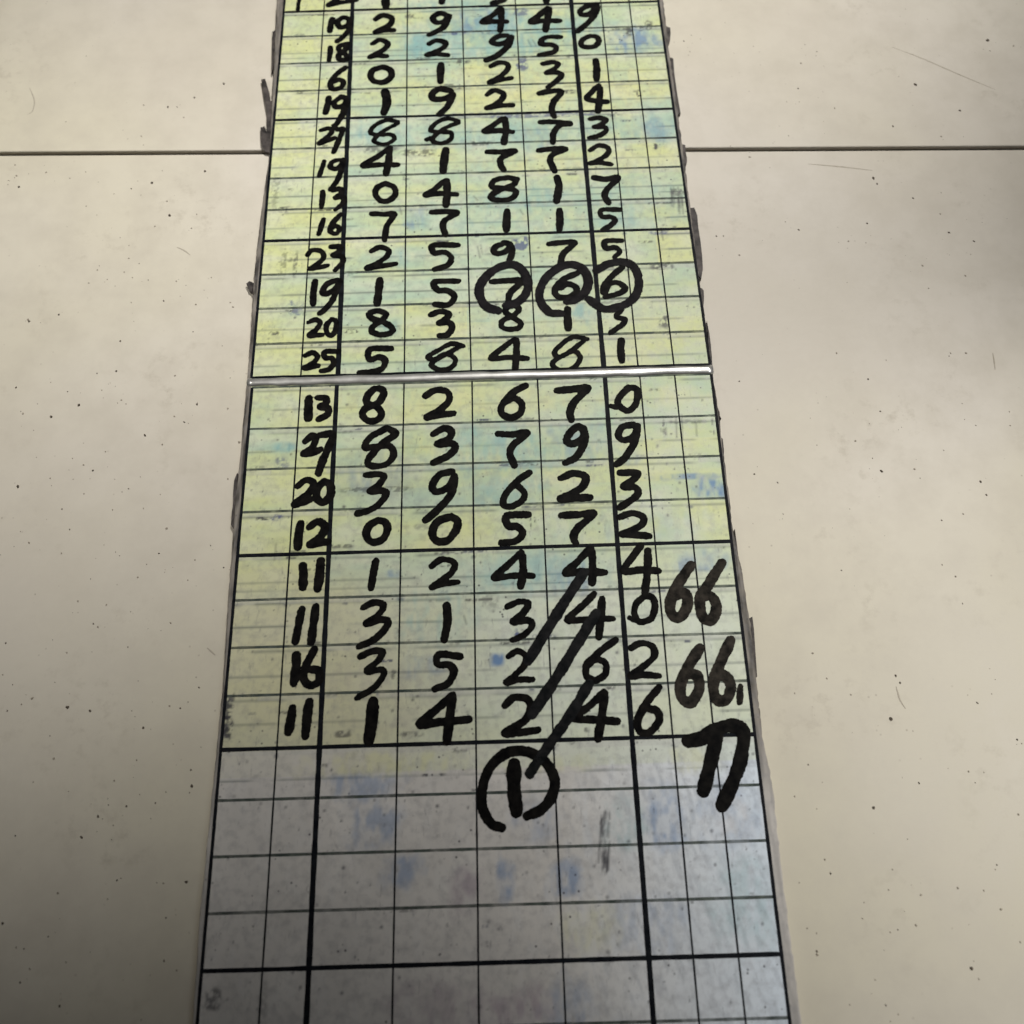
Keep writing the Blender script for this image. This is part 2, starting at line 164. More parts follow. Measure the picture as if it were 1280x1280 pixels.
WRITING=[
[0,"handwritten_digit","ink","7",[[1.51,[-73.78,192.76,-73.68,187.89,-73.88,181.31]]]],
[0,"handwritten_total","ink","22",[[2.56,[-52.47,192.71,-57.52,187.63,-61.14,184.32,-55.7,185.7,-49.35,186.74]]]],
[0,"handwritten_digit","ink","1",[[3.26,[-37.44,193.73,-36.78,182.21]]]],
[0,"handwritten_digit","ink","7",[[2.67,[-12.79,191.9,-13.37,183.99]]]],
[0,"handwritten_digit","ink","9",[[2.55,[15.13,189.13,12.69,184.38,8.02,182.8]]]],
[0,"handwritten_digit","ink","1",[[2.9,[31.17,190.1,30.56,182.44]]]],
[0,"handwritten_total","ink","19",[[2.75,[-59.11,176.11,-59.84,169.46]],[2.52,[-52.15,175.98,-54.77,176.88,-56.95,174.05,-55.41,171.23,-52.59,172.3,-51.73,175.41,-51.93,169.92,-54.6,165.36,-56.51,163.5]]]],
[0,"handwritten_digit","ink","2",[[2.41,[-40.93,175.38,-38.11,177.4,-34.34,175.74,-34.84,172.14,-38.22,169.92,-40.85,167.92,-37.33,168.79,-33.34,168.79]]]],
[0,"handwritten_digit","ink","9",[[2.52,[-11.07,176.39,-14.23,177.71,-17.1,175.21,-15.66,172.55,-12.51,172.81,-10.38,175.89,-12.23,170.29,-15.65,167.3,-18.6,165.47]]]],
[0,"handwritten_digit","ink","4",[[2.52,[11.13,179.47,7.88,175.63,3.52,172.01,7.81,172.08,13.53,171.77]],[2.52,[11.69,178.81,11.37,172.48,10.84,166.63]]]],
[0,"handwritten_digit","ink","4",[[2.52,[30.88,178.83,27.39,175.0,23.81,171.2,29.55,171.75,35.54,171.35]],[2.63,[31.66,178.4,30.61,172.5,29.62,166.27]]]],
[0,"handwritten_digit","ink","9",[[2.52,[51.5,179.75,48.32,179.56,44.72,177.08,45.15,174.44,48.63,175.09,51.64,179.19,50.3,174.07,47.16,169.47,42.81,164.96]]]],
[0,"handwritten_total","ink","18",[[2.37,[-59.2,160.14,-59.45,152.92]],[2.49,[-52.37,161.95,-55.27,160.76,-55.45,158.23,-52.7,155.84,-52.27,153.39,-54.84,153.04,-55.51,155.64,-53.03,158.6,-52.13,161.63]]]],
[0,"handwritten_digit","ink","2",[[2.26,[-41.81,161.53,-38.92,163.57,-35.57,161.28,-37.09,158.12,-39.86,156.09,-42.74,154.15,-39.26,154.77,-35.99,154.27]]]],
[0,"handwritten_digit","ink","2",[[2.26,[-18.57,160.45,-15.63,162.26,-11.95,160.96,-12.52,158.29,-15.62,156.12,-19.27,154.37,-15.05,154.58,-11.0,153.89]]]],
[0,"handwritten_digit","ink","9",[[2.49,[13.61,163.96,9.91,163.56,7.3,160.81,9.82,159.17,13.24,160.34,15.29,162.96,14.04,158.39,9.69,153.22,4.86,150.54]]]],
[0,"handwritten_digit","ink","5",[[2.26,[35.52,162.15,30.88,162.49,27.99,161.06,27.6,158.46,31.26,158.09,33.56,156.47,32.2,153.85,26.41,152.41]]]],
[0,"handwritten_digit","ink","0",[[2.37,[47.89,162.28,44.96,160.62,43.79,157.97,45.28,156.23,49.23,156.38,51.21,159.22,50.4,161.72,47.89,162.28]]]],
[0,"handwritten_digit","ink","6",[[2.23,[-52.65,148.66,-56.3,144.91,-58.32,140.17,-57.09,137.33,-54.07,137.94,-53.07,140.7,-55.08,142.26,-57.51,140.73]]]],
[0,"handwritten_digit","ink","0",[[2.46,[-37.98,148.31,-41.3,146.79,-42.21,143.62,-40.47,140.81,-36.68,140.21,-33.95,142.92,-34.02,146.28,-36.86,148.26,-38.26,148.24]]]],
[0,"handwritten_digit","ink","1",[[2.67,[-13.64,148.85,-13.92,139.55]]]],
[0,"handwritten_digit","ink","2",[[2.23,[6.65,147.15,10.15,149.05,13.48,147.79,13.13,144.8,9.98,141.21,6.03,138.4,9.94,139.58,14.79,140.43]]]],
[0,"handwritten_digit","ink","3",[[2.22,[27.9,147.6,31.4,148.36,33.99,147.36,32.37,144.8,29.21,142.68,33.38,142.67,34.97,140.97,32.73,137.95,29.44,134.92]]]],
[0,"handwritten_digit","ink","1",[[2.67,[49.33,148.63,48.97,138.21]]]],
[0,"handwritten_total","ink","19",[[2.75,[-58.65,132.71,-59.56,124.95]],[2.53,[-53.6,133.02,-56.34,130.23,-55.47,127.81,-52.59,128.42,-51.62,131.71,-53.6,133.02,-51.54,131.13,-52.44,124.68,-55.18,118.38]]]],
[0,"handwritten_digit","ink","1",[[3.3,[-36.11,135.05,-35.23,129.78,-36.3,124.06]]]],
[0,"handwritten_digit","ink","9",[[2.64,[-9.77,134.46,-14.47,135.67,-17.33,132.71,-16.11,130.34,-11.71,130.61,-8.95,132.75,-10.89,126.67,-14.17,122.35]]]],
[0,"handwritten_digit","ink","2",[[2.3,[4.81,131.86,7.61,134.08,11.15,132.34,10.81,129.45,7.45,126.33,4.58,124.85,9.63,125.88,14.67,126.05]]]],
[0,"handwritten_digit","ink","7",[[2.52,[25.73,131.78,29.63,132.72,34.57,132.31,31.31,127.21,30.31,122.93,31.13,119.34]]]],
[0,"handwritten_digit","ink","4",[[2.41,[49.72,135.08,47.24,132.4,44.71,128.5,48.01,126.93,52.46,126.25]],[2.52,[50.19,133.75,49.61,127.95,48.5,121.38]]]],
[0,"handwritten_total","ink","27",[[2.16,[-61.04,115.82,-58.1,116.76,-56.55,114.94,-58.96,111.88,-61.26,109.19,-58.08,110.46,-55.44,111.75]],[2.27,[-55.99,118.23,-54.54,116.06,-52.39,116.4,-53.2,112.36,-55.41,104.68]]]],
[0,"handwritten_digit","ink","8",[[1.79,[-30.64,119.1,-35.12,120.13,-39.68,117.61,-41.32,114.01,-37.93,112.62,-33.34,112.66,-32.0,110.31,-35.39,107.86,-39.62,109.2,-38.99,111.83,-35.55,115.06,-30.85,118.26]]]],
[0,"handwritten_digit","ink","8",[[1.89,[-6.83,118.62,-11.18,120.06,-15.53,117.96,-17.68,114.17,-13.62,113.31,-9.84,112.68,-9.8,109.46,-13.35,107.52,-16.69,108.61,-16.16,111.31,-12.27,115.01,-6.84,117.77]],[1.94,[-19.28,109.55,-17.93,110.33]]]],
[0,"handwritten_digit","ink","4",[[2.27,[10.68,119.23,6.69,115.7,3.4,112.87,8.8,113.09,14.45,112.24]],[2.48,[11.54,119.05,11.95,113.74,10.92,106.81]]]],
[0,"handwritten_digit","ink","7",[[2.27,[25.54,116.75,31.12,116.75,37.03,115.6,33.48,115.03,30.61,111.28,30.02,106.29]]]],
[0,"handwritten_digit","ink","3",[[2.05,[45.17,117.62,48.57,118.13,51.48,116.96,48.88,114.44,46.66,113.47,50.43,113.33,51.13,111.55,48.56,109.2,44.34,107.97]]]],
[0,"handwritten_total","ink","19",[[2.13,[-58.95,100.16,-60.47,93.12]],[2.34,[-52.84,100.75,-55.48,100.03,-56.43,97.49,-54.25,96.25,-52.21,98.21,-51.49,100.43,-53.01,91.83,-55.94,86.28]]]],
[0,"handwritten_digit","ink","4",[[2.24,[-33.63,106.07,-37.93,102.11,-43.67,97.55,-37.82,97.67,-30.48,97.4]],[2.45,[-33.63,105.93,-34.01,98.55,-34.8,93.17]]]],
[0,"handwritten_digit","ink","1",[[2.88,[-11.75,104.21,-12.82,93.7]]]],
[0,"handwritten_digit","ink","7",[[2.24,[4.45,102.57,9.1,102.26,15.09,102.51,9.83,99.29,9.39,96.25,10.49,93.37]]]],
[0,"handwritten_digit","ink","7",[[2.24,[24.5,102.5,28.91,103.02,34.68,102.8,29.86,100.24,28.57,97.56,30.14,92.09]]]],
[0,"handwritten_digit","ink","2",[[2.02,[44.25,101.76,47.7,104.04,51.1,102.87,51.19,100.13,47.81,97.18,43.87,95.29,47.7,95.49,51.99,94.52]]]],
[0,"handwritten_total","ink","13",[[2.2,[-58.79,85.39,-58.95,77.86]],[2.2,[-55.13,85.92,-52.26,86.47,-51.66,84.47,-53.93,82.25,-51.06,82.47,-50.69,79.84,-53.53,76.55]]]],
[0,"handwritten_digit","ink","0",[[2.21,[-34.96,88.49,-37.96,86.61,-38.67,83.66,-36.76,80.44,-33.72,80.0,-31.06,83.05,-31.65,86.51,-34.96,88.49]]]],
[0,"handwritten_digit","ink","4",[[2.1,[-12.29,88.98,-15.97,85.13,-19.53,82.3,-14.39,82.9,-7.69,82.19]],[2.52,[-11.5,88.95,-11.25,82.98,-11.78,77.1]]]],
[0,"handwritten_digit","ink","8",[[2.2,[15.38,88.62,11.45,89.44,6.78,88.28,5.99,85.31,10.27,84.49,14.44,83.35,14.47,80.71,11.18,78.87,6.08,79.38,5.59,81.37,8.68,83.56,13.99,86.01,15.54,88.75]]]],
[0,"handwritten_digit","ink","1",[[2.62,[30.84,88.85,31.39,84.71,30.17,77.52]]]],
[0,"handwritten_digit","ink","7",[[2.3,[45.04,88.32,49.3,87.36,54.19,87.98,49.79,82.7,48.53,79.46,49.72,76.02]]]],
[0,"handwritten_total","ink","16",[[2.07,[-57.91,72.32,-59.38,65.35]],[2.17,[-51.36,74.34,-54.45,70.27,-55.07,66.59,-52.96,65.43,-51.6,67.61,-53.36,68.95,-54.86,67.73]]]],
[0,"handwritten_digit","ink","7",[[2.17,[-39.57,74.23,-35.14,73.74,-31.25,73.6,-33.88,68.24,-34.61,61.8]]]],
[0,"handwritten_digit","ink","7",[[2.28,[-17.24,74.06,-12.31,74.2,-7.74,73.39,-12.21,70.01,-12.83,66.84,-11.8,63.31]]]],
[0,"handwritten_digit","ink","1",[[2.58,[11.31,73.66,10.83,64.83]]]],
[0,"handwritten_digit","ink","1",[[2.47,[31.01,73.26,30.58,63.86]]]],
[0,"handwritten_digit","ink","5",[[1.96,[53.96,72.75,47.07,72.81,46.88,69.78,50.21,69.34,51.65,67.68,49.42,65.21,46.85,63.59]]]],
[0,"handwritten_total","ink","23",[[2.04,[-63.01,56.13,-61.33,58.13,-57.97,57.38,-57.08,54.55,-59.47,51.55,-62.01,49.8,-58.39,50.28,-55.29,51.09]],[2.24,[-54.49,59.44,-51.17,59.32,-51.58,56.97,-53.46,55.54,-50.48,54.94,-49.87,52.44,-52.51,48.73]]]],
[0,"handwritten_digit","ink","2",[[2.03,[-39.44,56.9,-36.33,58.6,-33.13,57.11,-33.68,54.34,-37.16,51.37,-40.75,49.35,-35.61,50.09,-30.21,50.81]]]],
[0,"handwritten_digit","ink","5",[[2.13,[-7.31,58.5,-16.41,58.7,-16.14,55.26,-12.32,55.43,-9.78,52.86,-11.31,49.53,-15.96,47.85]]]],
[0,"handwritten_digit","ink","9",[[2.14,[10.26,58.68,7.07,57.54,5.75,55.41,7.5,54.1,10.58,55.23,12.08,57.99,9.66,59.01,12.42,57.35,12.58,53.92,11.37,50.25]]]],
[0,"handwritten_digit","ink","7",[[2.13,[26.37,57.78,31.09,58.24,36.08,58.06,31.61,53.23,30.1,48.05]]]],
[0,"handwritten_digit","ink","5",[[1.93,[53.47,58.37,47.43,58.28,47.49,55.15,50.81,55.34,52.45,53.42,50.26,51.02]]]],
[0,"handwritten_total","ink","19",[[2.41,[-59.61,44.23,-59.86,34.35]],[2.3,[-51.47,44.55,-55.02,42.85,-56.77,39.42,-54.83,38.64,-51.93,40.94,-50.64,43.91,-52.72,36.17,-55.28,32.11,-57.32,30.12]]]],
[0,"handwritten_digit","ink","1",[[2.6,[-35.96,44.0,-36.7,33.53]]]],
[0,"handwritten_digit","ink","5",[[2.2,[-7.41,42.38,-15.85,42.37,-14.83,38.73,-11.34,38.3,-8.85,35.82,-10.85,32.33,-15.72,32.5]]]],
[0,"handwritten_digit","ink","7",[[2.2,[4.87,41.64,9.75,41.89,15.86,41.55,11.72,36.89,10.5,32.17]]]],
[0,"handwritten_digit","ink","6",[[2.2,[36.48,44.46,30.81,41.63,27.87,37.52,28.58,34.51,32.42,33.78,35.53,36.05,35.25,38.34,32.22,39.77,29.63,37.94]]]],
[0,"handwritten_digit","ink","6",[[2.09,[52.81,46.32,48.41,42.22,45.36,37.8,45.56,35.4,47.71,39.22,51.22,39.4,53.13,36.75,50.4,34.81,45.74,33.61]]]],
[0,"hand_drawn_ring","ring","o",[[2.9,[6.95,29.05,2.78,30.97,0.52,35.49,0.69,40.28,4.8,45.89,10.93,49.04,15.43,47.35,18.01,41.48,17.18,36.1,13.98,32.35,9.97,31.01]]]],
[0,"hand_drawn_ring","ring","o",[[2.89,[29.62,27.09,25.21,27.83,22.07,33.55,23.32,40.08,27.46,45.39,33.14,48.25,37.85,46.55,40.07,41.3,38.62,35.94,35.37,33.08,31.84,32.02]]]],
[0,"hand_drawn_ring","ring","o",[[2.79,[43.31,45.13,47.26,47.74,52.38,48.79,56.55,47.1,58.34,42.17,57.9,36.46,55.16,31.79,50.0,29.02,44.78,28.61,39.83,32.8]]]],
[0,"handwritten_total","ink","20",[[2.07,[-61.08,26.45,-58.77,27.54,-56.98,26.19,-58.07,23.44,-60.5,20.93,-55.9,21.06]],[2.07,[-52.6,27.61,-54.61,25.06,-54.16,21.69,-52.55,20.77,-51.18,23.2,-51.32,26.58,-52.75,27.56]]]],
[0,"handwritten_digit","ink","8",[[2.07,[-33.37,29.29,-36.62,30.58,-39.46,29.21,-38.02,27.11,-34.03,25.51,-31.03,23.08,-31.48,21.07,-34.89,20.33,-38.11,21.59,-37.93,23.9,-35.03,26.13,-33.11,28.69]]]],
[0,"handwritten_digit","ink","3",[[2.07,[-17.19,28.14,-13.83,29.49,-10.76,28.2,-12.35,25.92,-14.41,24.54,-10.87,24.7,-9.65,22.34,-11.37,19.52,-14.21,19.21]]]],
[0,"handwritten_digit","ink","8",[[1.97,[13.93,30.75,10.96,30.98,9.52,28.67,11.82,26.25,14.71,23.81,14.15,21.52,10.7,21.06,8.03,22.31,8.59,24.9,12.33,26.81,14.38,29.09,13.69,30.88]]]],
[0,"handwritten_digit","ink","1",[[2.46,[31.94,29.06,31.77,20.62]]]],
[0,"handwritten_digit","ink","3",[[1.96,[48.54,29.36,51.2,28.39,49.24,25.06,52.11,23.97,51.48,21.96,49.4,20.29,46.72,18.37]]]],
[0,"handwritten_total","ink","25",[[2.14,[-61.52,12.58,-59.05,13.74,-57.26,11.98,-58.36,9.76,-61.53,7.52,-56.74,8.31]],[2.14,[-49.72,13.98,-54.68,13.87,-54.32,11.43,-52.13,11.24,-51.31,8.96,-52.9,6.78,-55.62,6.03]]]],
[0,"handwritten_digit","ink","5",[[2.03,[-31.24,14.48,-38.64,14.45,-38.76,10.22,-35.15,11.11,-33.17,9.35,-34.55,6.15,-38.38,5.06,-42.13,4.91]]]],
[0,"handwritten_digit","ink","8",[[1.65,[-5.73,14.63,-9.92,15.74,-14.3,13.33,-18.27,10.64,-16.23,9.56,-11.87,11.55,-8.73,9.64,-8.98,6.96,-11.4,5.36,-14.77,5.48,-16.95,7.79,-12.12,11.28,-7.24,14.23]]]],
[0,"handwritten_digit","ink","4",[[2.04,[12.64,16.96,8.56,13.68,4.1,9.31,9.91,9.4,16.76,8.77]],[2.32,[13.26,16.37,12.95,10.7,12.43,4.27]]]],
[0,"handwritten_digit","ink","8",[[1.69,[38.17,15.97,33.55,17.04,29.27,14.39,26.43,10.8,28.29,9.05,33.0,11.26,35.3,8.81,33.91,5.49,30.44,3.49,27.1,4.05,25.68,6.89,31.27,10.64,37.11,15.26]]]],
[0,"handwritten_digit","ink","1",[[2.42,[50.26,15.09,49.9,6.62]]]],
[1,"handwritten_total","ink","13",[[2.7,[-59.32,-4.72,-59.17,-12.37]],[2.18,[-56.31,-4.53,-53.34,-4.81,-53.5,-6.99,-55.26,-8.11,-52.64,-8.78,-52.53,-11.13,-55.38,-12.9]]]],
[1,"handwritten_digit","ink","8",[[2.18,[-36.54,-1.44,-38.96,-4.22,-39.13,-7.18,-35.83,-8.76,-34.11,-11.46,-35.18,-13.75,-38.25,-14.23,-40.54,-11.82,-39.43,-9.23,-35.35,-7.3,-33.46,-3.81,-34.45,-1.69,-36.54,-1.44]]]],
[1,"handwritten_digit","ink","2",[[2.17,[-18.88,-5.02,-15.67,-2.92,-11.5,-3.66,-10.73,-6.95,-13.58,-10.39,-18.31,-13.44,-14.09,-12.71,-9.35,-12.28]]]],
[1,"handwritten_digit","ink","6",[[2.17,[15.71,-2.19,11.36,-4.73,7.62,-9.33,7.18,-12.54,10.06,-14.56,13.45,-13.05,14.33,-9.56,11.82,-7.12,8.41,-8.48]]]],
[1,"handwritten_digit","ink","7",[[2.27,[26.61,-4.47,31.66,-4.22,37.25,-3.82,32.56,-8.99,30.7,-13.04,31.05,-16.25]]]],
[1,"handwritten_digit","ink","0",[[2.07,[51.44,-4.12,48.06,-7.74,47.44,-10.67,50.25,-13.28,52.96,-11.44,54.31,-7.36,53.99,-4.68,51.44,-4.12]],[1.75,[47.52,-11.73,44.98,-11.18]]]],
[1,"handwritten_total","ink","27",[[2.14,[-59.81,-21.4,-57.52,-19.36,-56.19,-20.55,-57.29,-23.93,-60.07,-26.1,-56.69,-25.65,-54.46,-24.59]],[2.24,[-54.98,-19.16,-50.54,-19.02,-51.61,-23.55,-53.71,-29.69,-54.63,-33.56]]]],
[1,"handwritten_digit","ink","8",[[2.03,[-32.28,-17.03,-29.01,-19.45,-32.92,-22.46,-36.38,-26.32,-38.31,-29.63,-36.75,-31.36,-32.22,-30.95,-29.67,-27.67,-30.85,-24.24,-35.43,-24.08,-38.97,-24.54,-39.12,-22.83,-37.06,-20.04,-32.52,-17.6]]]],
[1,"handwritten_digit","ink","3",[[2.24,[-16.23,-19.98,-12.55,-17.98,-10.0,-19.21,-11.03,-22.04,-14.69,-23.92,-10.01,-23.79,-8.75,-25.53,-11.04,-28.28,-16.19,-30.91]]]],
[1,"handwritten_digit","ink","7",[[2.13,[5.72,-20.6,10.4,-21.04,15.62,-20.64,10.9,-25.04,9.69,-28.4,11.09,-32.76]]]],
[1,"handwritten_digit","ink","9",[[2.13,[34.94,-20.13,32.97,-18.74,29.86,-21.68,29.01,-24.39,31.61,-25.16,34.81,-22.42,34.97,-19.56,35.42,-22.44,34.62,-25.83,31.85,-30.25,28.11,-32.36]]]],
[1,"handwritten_digit","ink","9",[[2.13,[52.0,-18.68,48.27,-19.42,46.62,-22.52,48.42,-24.47,52.09,-22.88,53.4,-19.13,51.91,-25.26,48.47,-30.79,45.15,-33.59]]]],
[1,"handwritten_total","ink","20",[[2.1,[-61.41,-38.14,-58.68,-35.91,-56.11,-37.1,-57.43,-40.62,-62.02,-44.65,-58.75,-43.84,-56.71,-42.82]],[2.3,[-52.63,-36.5,-54.66,-39.07,-54.85,-42.33,-52.67,-44.14,-50.39,-41.93,-50.41,-38.11,-52.63,-36.5]]]],
[1,"handwritten_digit","ink","3",[[1.99,[-38.76,-34.74,-35.16,-34.47,-32.53,-35.38,-34.55,-38.62,-37.09,-40.73,-33.0,-40.59,-31.73,-41.99,-34.37,-45.7,-37.78,-47.74,-41.06,-48.55]]]],
[1,"handwritten_digit","ink","9",[[2.19,[-9.95,-34.29,-14.07,-35.43,-16.46,-39.21,-15.06,-41.61,-11.07,-39.93,-8.96,-36.15,-10.08,-42.15,-13.56,-46.91,-18.58,-51.67]]]],
[1,"handwritten_digit","ink","6",[[1.99,[16.13,-35.48,11.92,-38.48,7.81,-43.27,7.07,-46.93,9.67,-47.66,13.2,-45.61,14.03,-42.93,11.38,-40.11,8.59,-41.94]]]],
[1,"handwritten_digit","ink","2",[[2.19,[26.34,-37.96,30.53,-36.33,34.47,-37.57,33.78,-40.84,30.16,-43.45,25.99,-45.49,31.05,-45.38,35.62,-45.25]]]],
[1,"handwritten_digit","ink","3",[[2.08,[46.2,-36.57,52.13,-36.93,49.82,-39.72,47.07,-41.82,51.12,-42.22,51.43,-44.68,48.26,-47.28,45.31,-49.18]]]],
[1,"handwritten_total","ink","12",[[2.35,[-59.55,-51.59,-60.07,-59.73]],[2.16,[-56.63,-52.85,-53.93,-50.97,-51.63,-52.64,-52.47,-55.78,-56.31,-59.06,-53.55,-58.63,-50.55,-58.2]]]],
[1,"handwritten_digit","ink","0",[[2.16,[-34.23,-51.17,-37.13,-53.1,-37.92,-56.24,-35.99,-58.82,-32.59,-57.98,-31.1,-54.88,-31.75,-52.05,-34.23,-51.17]]]],
[1,"handwritten_digit","ink","0",[[2.26,[-10.11,-50.61,-14.54,-52.23,-16.39,-55.87,-15.02,-58.96,-11.6,-59.07,-8.76,-55.59,-8.15,-52.27,-10.36,-50.6]]]],
[1,"handwritten_digit","ink","5",[[2.15,[15.1,-50.78,8.11,-50.98,8.5,-54.55,11.44,-54.91,13.07,-57.34,10.8,-59.88,6.07,-60.36]]]],
[1,"handwritten_digit","ink","7",[[2.15,[25.96,-51.39,31.23,-51.3,36.5,-51.2,31.24,-55.81,29.61,-58.91,30.11,-61.38]]]],
[1,"handwritten_digit","ink","2",[[1.95,[44.82,-52.64,48.95,-51.33,52.53,-52.78,52.07,-55.42,48.5,-57.41,45.14,-58.62,49.84,-59.03,54.04,-59.53]]]],
[1,"handwritten_total","ink","11",[[2.4,[-58.05,-66.31,-57.65,-73.48]],[2.51,[-52.36,-64.82,-52.95,-74.18]]]],
[1,"handwritten_digit","ink","1",[[1.98,[-34.51,-65.38,-35.83,-74.44]]]],
[1,"handwritten_digit","ink","2",[[1.77,[-16.53,-67.73,-13.29,-65.5,-9.36,-66.73,-9.9,-69.76,-13.03,-72.41,-16.5,-74.87,-12.51,-73.8,-8.25,-73.38]]]],
[1,"handwritten_digit","ink","4",[[1.88,[12.32,-63.96,7.91,-68.11,3.54,-72.22,9.38,-71.74,15.71,-71.94]],[2.08,[12.7,-65.2,12.8,-70.47,11.86,-75.38]]]],
[1,"handwritten_digit","ink","4",[[2.08,[34.42,-63.25,30.4,-67.7,26.46,-71.29,31.78,-71.07,38.88,-71.57]],[2.19,[35.09,-63.38,35.16,-68.41,34.58,-74.83]]]],
[1,"handwritten_digit","ink","4",[[1.98,[51.28,-62.66,47.69,-67.14,44.93,-71.31,50.52,-71.1,56.05,-71.55]],[2.18,[53.24,-64.52,52.59,-71.17,51.22,-78.61]]]],
[1,"handwritten_total","ink","11",[[2.15,[-57.5,-80.79,-58.95,-91.32]],[2.25,[-53.17,-80.12,-54.11,-91.73]]]],
[1,"handwritten_digit","ink","3",[[1.84,[-38.32,-80.95,-34.66,-79.35,-31.81,-80.24,-33.02,-83.15,-37.13,-86.21,-31.95,-85.04,-30.13,-86.42,-33.84,-91.04,-39.19,-93.59]]]],
[1,"handwritten_digit","ink","1",[[2.25,[-11.74,-81.13,-11.49,-85.94,-12.52,-92.22]]]],
[1,"handwritten_digit","ink","3",[[1.84,[7.45,-82.1,11.19,-80.5,14.0,-81.12,12.62,-84.02,9.1,-87.1,13.56,-86.71,15.03,-88.34,12.38,-91.41,8.69,-92.97]]]],
[1,"handwritten_digit","ink","4",[[1.84,[35.07,-78.7,31.15,-82.46,26.21,-86.94,31.92,-87.01,40.44,-87.0]],[2.04,[37.44,-80.4,36.65,-86.36,35.64,-92.9]]]],
[1,"handwritten_digit","ink","0",[[1.84,[50.86,-79.84,48.09,-82.44,47.33,-85.62,48.67,-88.21,52.3,-87.37,53.89,-83.69,53.39,-80.46,50.86,-79.84]],[1.63,[48.17,-88.04,45.71,-86.9]]]],
[1,"handwritten_total","ink","16",[[2.41,[-58.44,-95.75,-58.69,-104.42]],[2.11,[-52.88,-94.0,-55.01,-98.68,-55.76,-103.24,-53.4,-105.33,-50.98,-103.89,-51.38,-100.83,-54.06,-100.34]]]],
[1,"handwritten_digit","ink","3",[[1.81,[-38.58,-96.71,-34.74,-95.18,-31.7,-95.53,-33.15,-98.32,-36.18,-101.29,-31.57,-101.18,-31.52,-103.46,-34.42,-106.91,-39.15,-109.62]]]],
[1,"handwritten_digit","ink","5",[[2.0,[-7.64,-97.65,-14.04,-96.84,-14.53,-99.9,-11.02,-100.27,-9.53,-102.6,-11.54,-106.08,-15.37,-107.58]]]],
[1,"handwritten_digit","ink","2",[[1.8,[7.29,-98.1,10.2,-96.54,12.67,-98.16,12.07,-101.22,8.98,-104.18,6.58,-106.22,10.43,-105.48,14.52,-105.61]]]],
[1,"handwritten_digit","ink","6",[[1.9,[40.73,-94.0,35.87,-97.32,31.61,-101.3,31.16,-104.84,33.81,-106.34,36.92,-104.51,37.14,-101.06,34.2,-99.84,32.0,-101.41]]]],
[1,"handwritten_digit","ink","2",[[1.8,[45.39,-96.68,48.63,-95.12,52.08,-96.26,52.32,-99.36,49.07,-102.34,44.74,-105.35,48.85,-105.12,53.39,-105.61]]]],
[1,"handwritten_total","ink","11",[[2.27,[-58.73,-112.16,-59.52,-119.49]],[2.36,[-53.64,-110.33,-54.32,-120.61]]]],
[1,"handwritten_digit","ink","1",[[3.05,[-34.21,-110.91,-34.53,-117.3,-35.21,-122.62]]]],
[1,"handwritten_digit","ink","4",[[2.16,[-9.96,-109.64,-15.0,-113.96,-19.99,-118.32,-13.52,-117.68,-5.08,-117.2]],[2.45,[-9.96,-110.14,-10.97,-117.02,-11.81,-123.55]]]],
[1,"handwritten_digit","ink","2",[[2.06,[5.91,-113.19,8.78,-110.95,12.72,-111.56,13.62,-114.31,11.52,-118.18,5.7,-121.51,9.95,-121.54,15.68,-120.98]]]],
[1,"handwritten_digit","ink","4",[[2.06,[36.16,-110.17,31.88,-113.87,26.65,-117.75,32.11,-118.3,39.5,-119.1]],[2.25,[36.38,-110.53,34.93,-117.89,33.46,-124.16]]]],
[1,"handwritten_digit","ink","6",[[1.96,[53.09,-109.18,49.17,-113.39,45.9,-118.71,46.04,-122.02,48.91,-122.68,52.12,-119.38,51.88,-116.43,49.25,-115.47]]]],
[1,"slanting_stroke","slash","/",[[3.17,[32.28,-71.36,23.36,-84.35,13.37,-99.83]]]],
[1,"slanting_stroke","slash","/",[[3.11,[35.36,-84.99,31.72,-90.43,22.98,-103.58,13.94,-116.39]]]],
[1,"slanting_stroke","slash","/",[[2.93,[31.86,-107.29,25.3,-117.12,18.97,-125.17,12.7,-133.76]]]],
[1,"handwritten_digit","ink","1",[[3.44,[8.22,-130.83,7.94,-137.52,8.49,-144.41]]]],
[1,"hand_drawn_ring","ink","o",[[2.56,[4.02,-148.71,1.22,-147.55,-1.11,-143.63,-1.47,-138.53,0.4,-132.56,4.5,-128.31,9.0,-126.91,13.89,-127.93,17.79,-130.89,20.02,-135.72,18.7,-140.81,15.49,-144.1,11.51,-145.67]]]],
[1,"handwritten_number","wash","66",[[2.76,[66.79,-69.84,61.59,-76.7,58.85,-82.43,59.3,-86.61,62.03,-86.84,64.36,-82.6,63.8,-79.1,60.57,-80.31]],[2.76,[76.67,-69.41,71.31,-77.0,68.44,-81.28,68.54,-87.04,71.13,-88.54,73.3,-84.32,71.99,-80.45,68.98,-80.72]]]],
[1,"handwritten_number","wash","66",[[2.8,[66.82,-97.21,62.13,-103.62,59.6,-108.98,59.9,-112.88,62.46,-113.9,65.2,-109.82,64.93,-105.89,61.31,-105.1]],[2.8,[76.56,-95.06,71.93,-103.23,69.67,-108.61,70.17,-113.19,73.14,-113.41,74.92,-109.44,73.62,-106.15,70.8,-106.2]],[1.59,[77.92,-109.53,77.06,-114.53]]]],
[1,"handwritten_number","ink","77",[[3.38,[60.47,-125.52,64.66,-124.87,68.49,-122.64,73.89,-121.36,76.8,-122.89,76.61,-127.28,73.57,-135.47,68.39,-144.35]],[3.24,[69.15,-123.83,67.23,-129.58,63.4,-140.18]]]]]
random.seed(11)
rng = np.random.RandomState(7)
SC = bpy.context.scene
COL = SC.collection
MM = .001
TOP = 3.0            # board thickness, mm

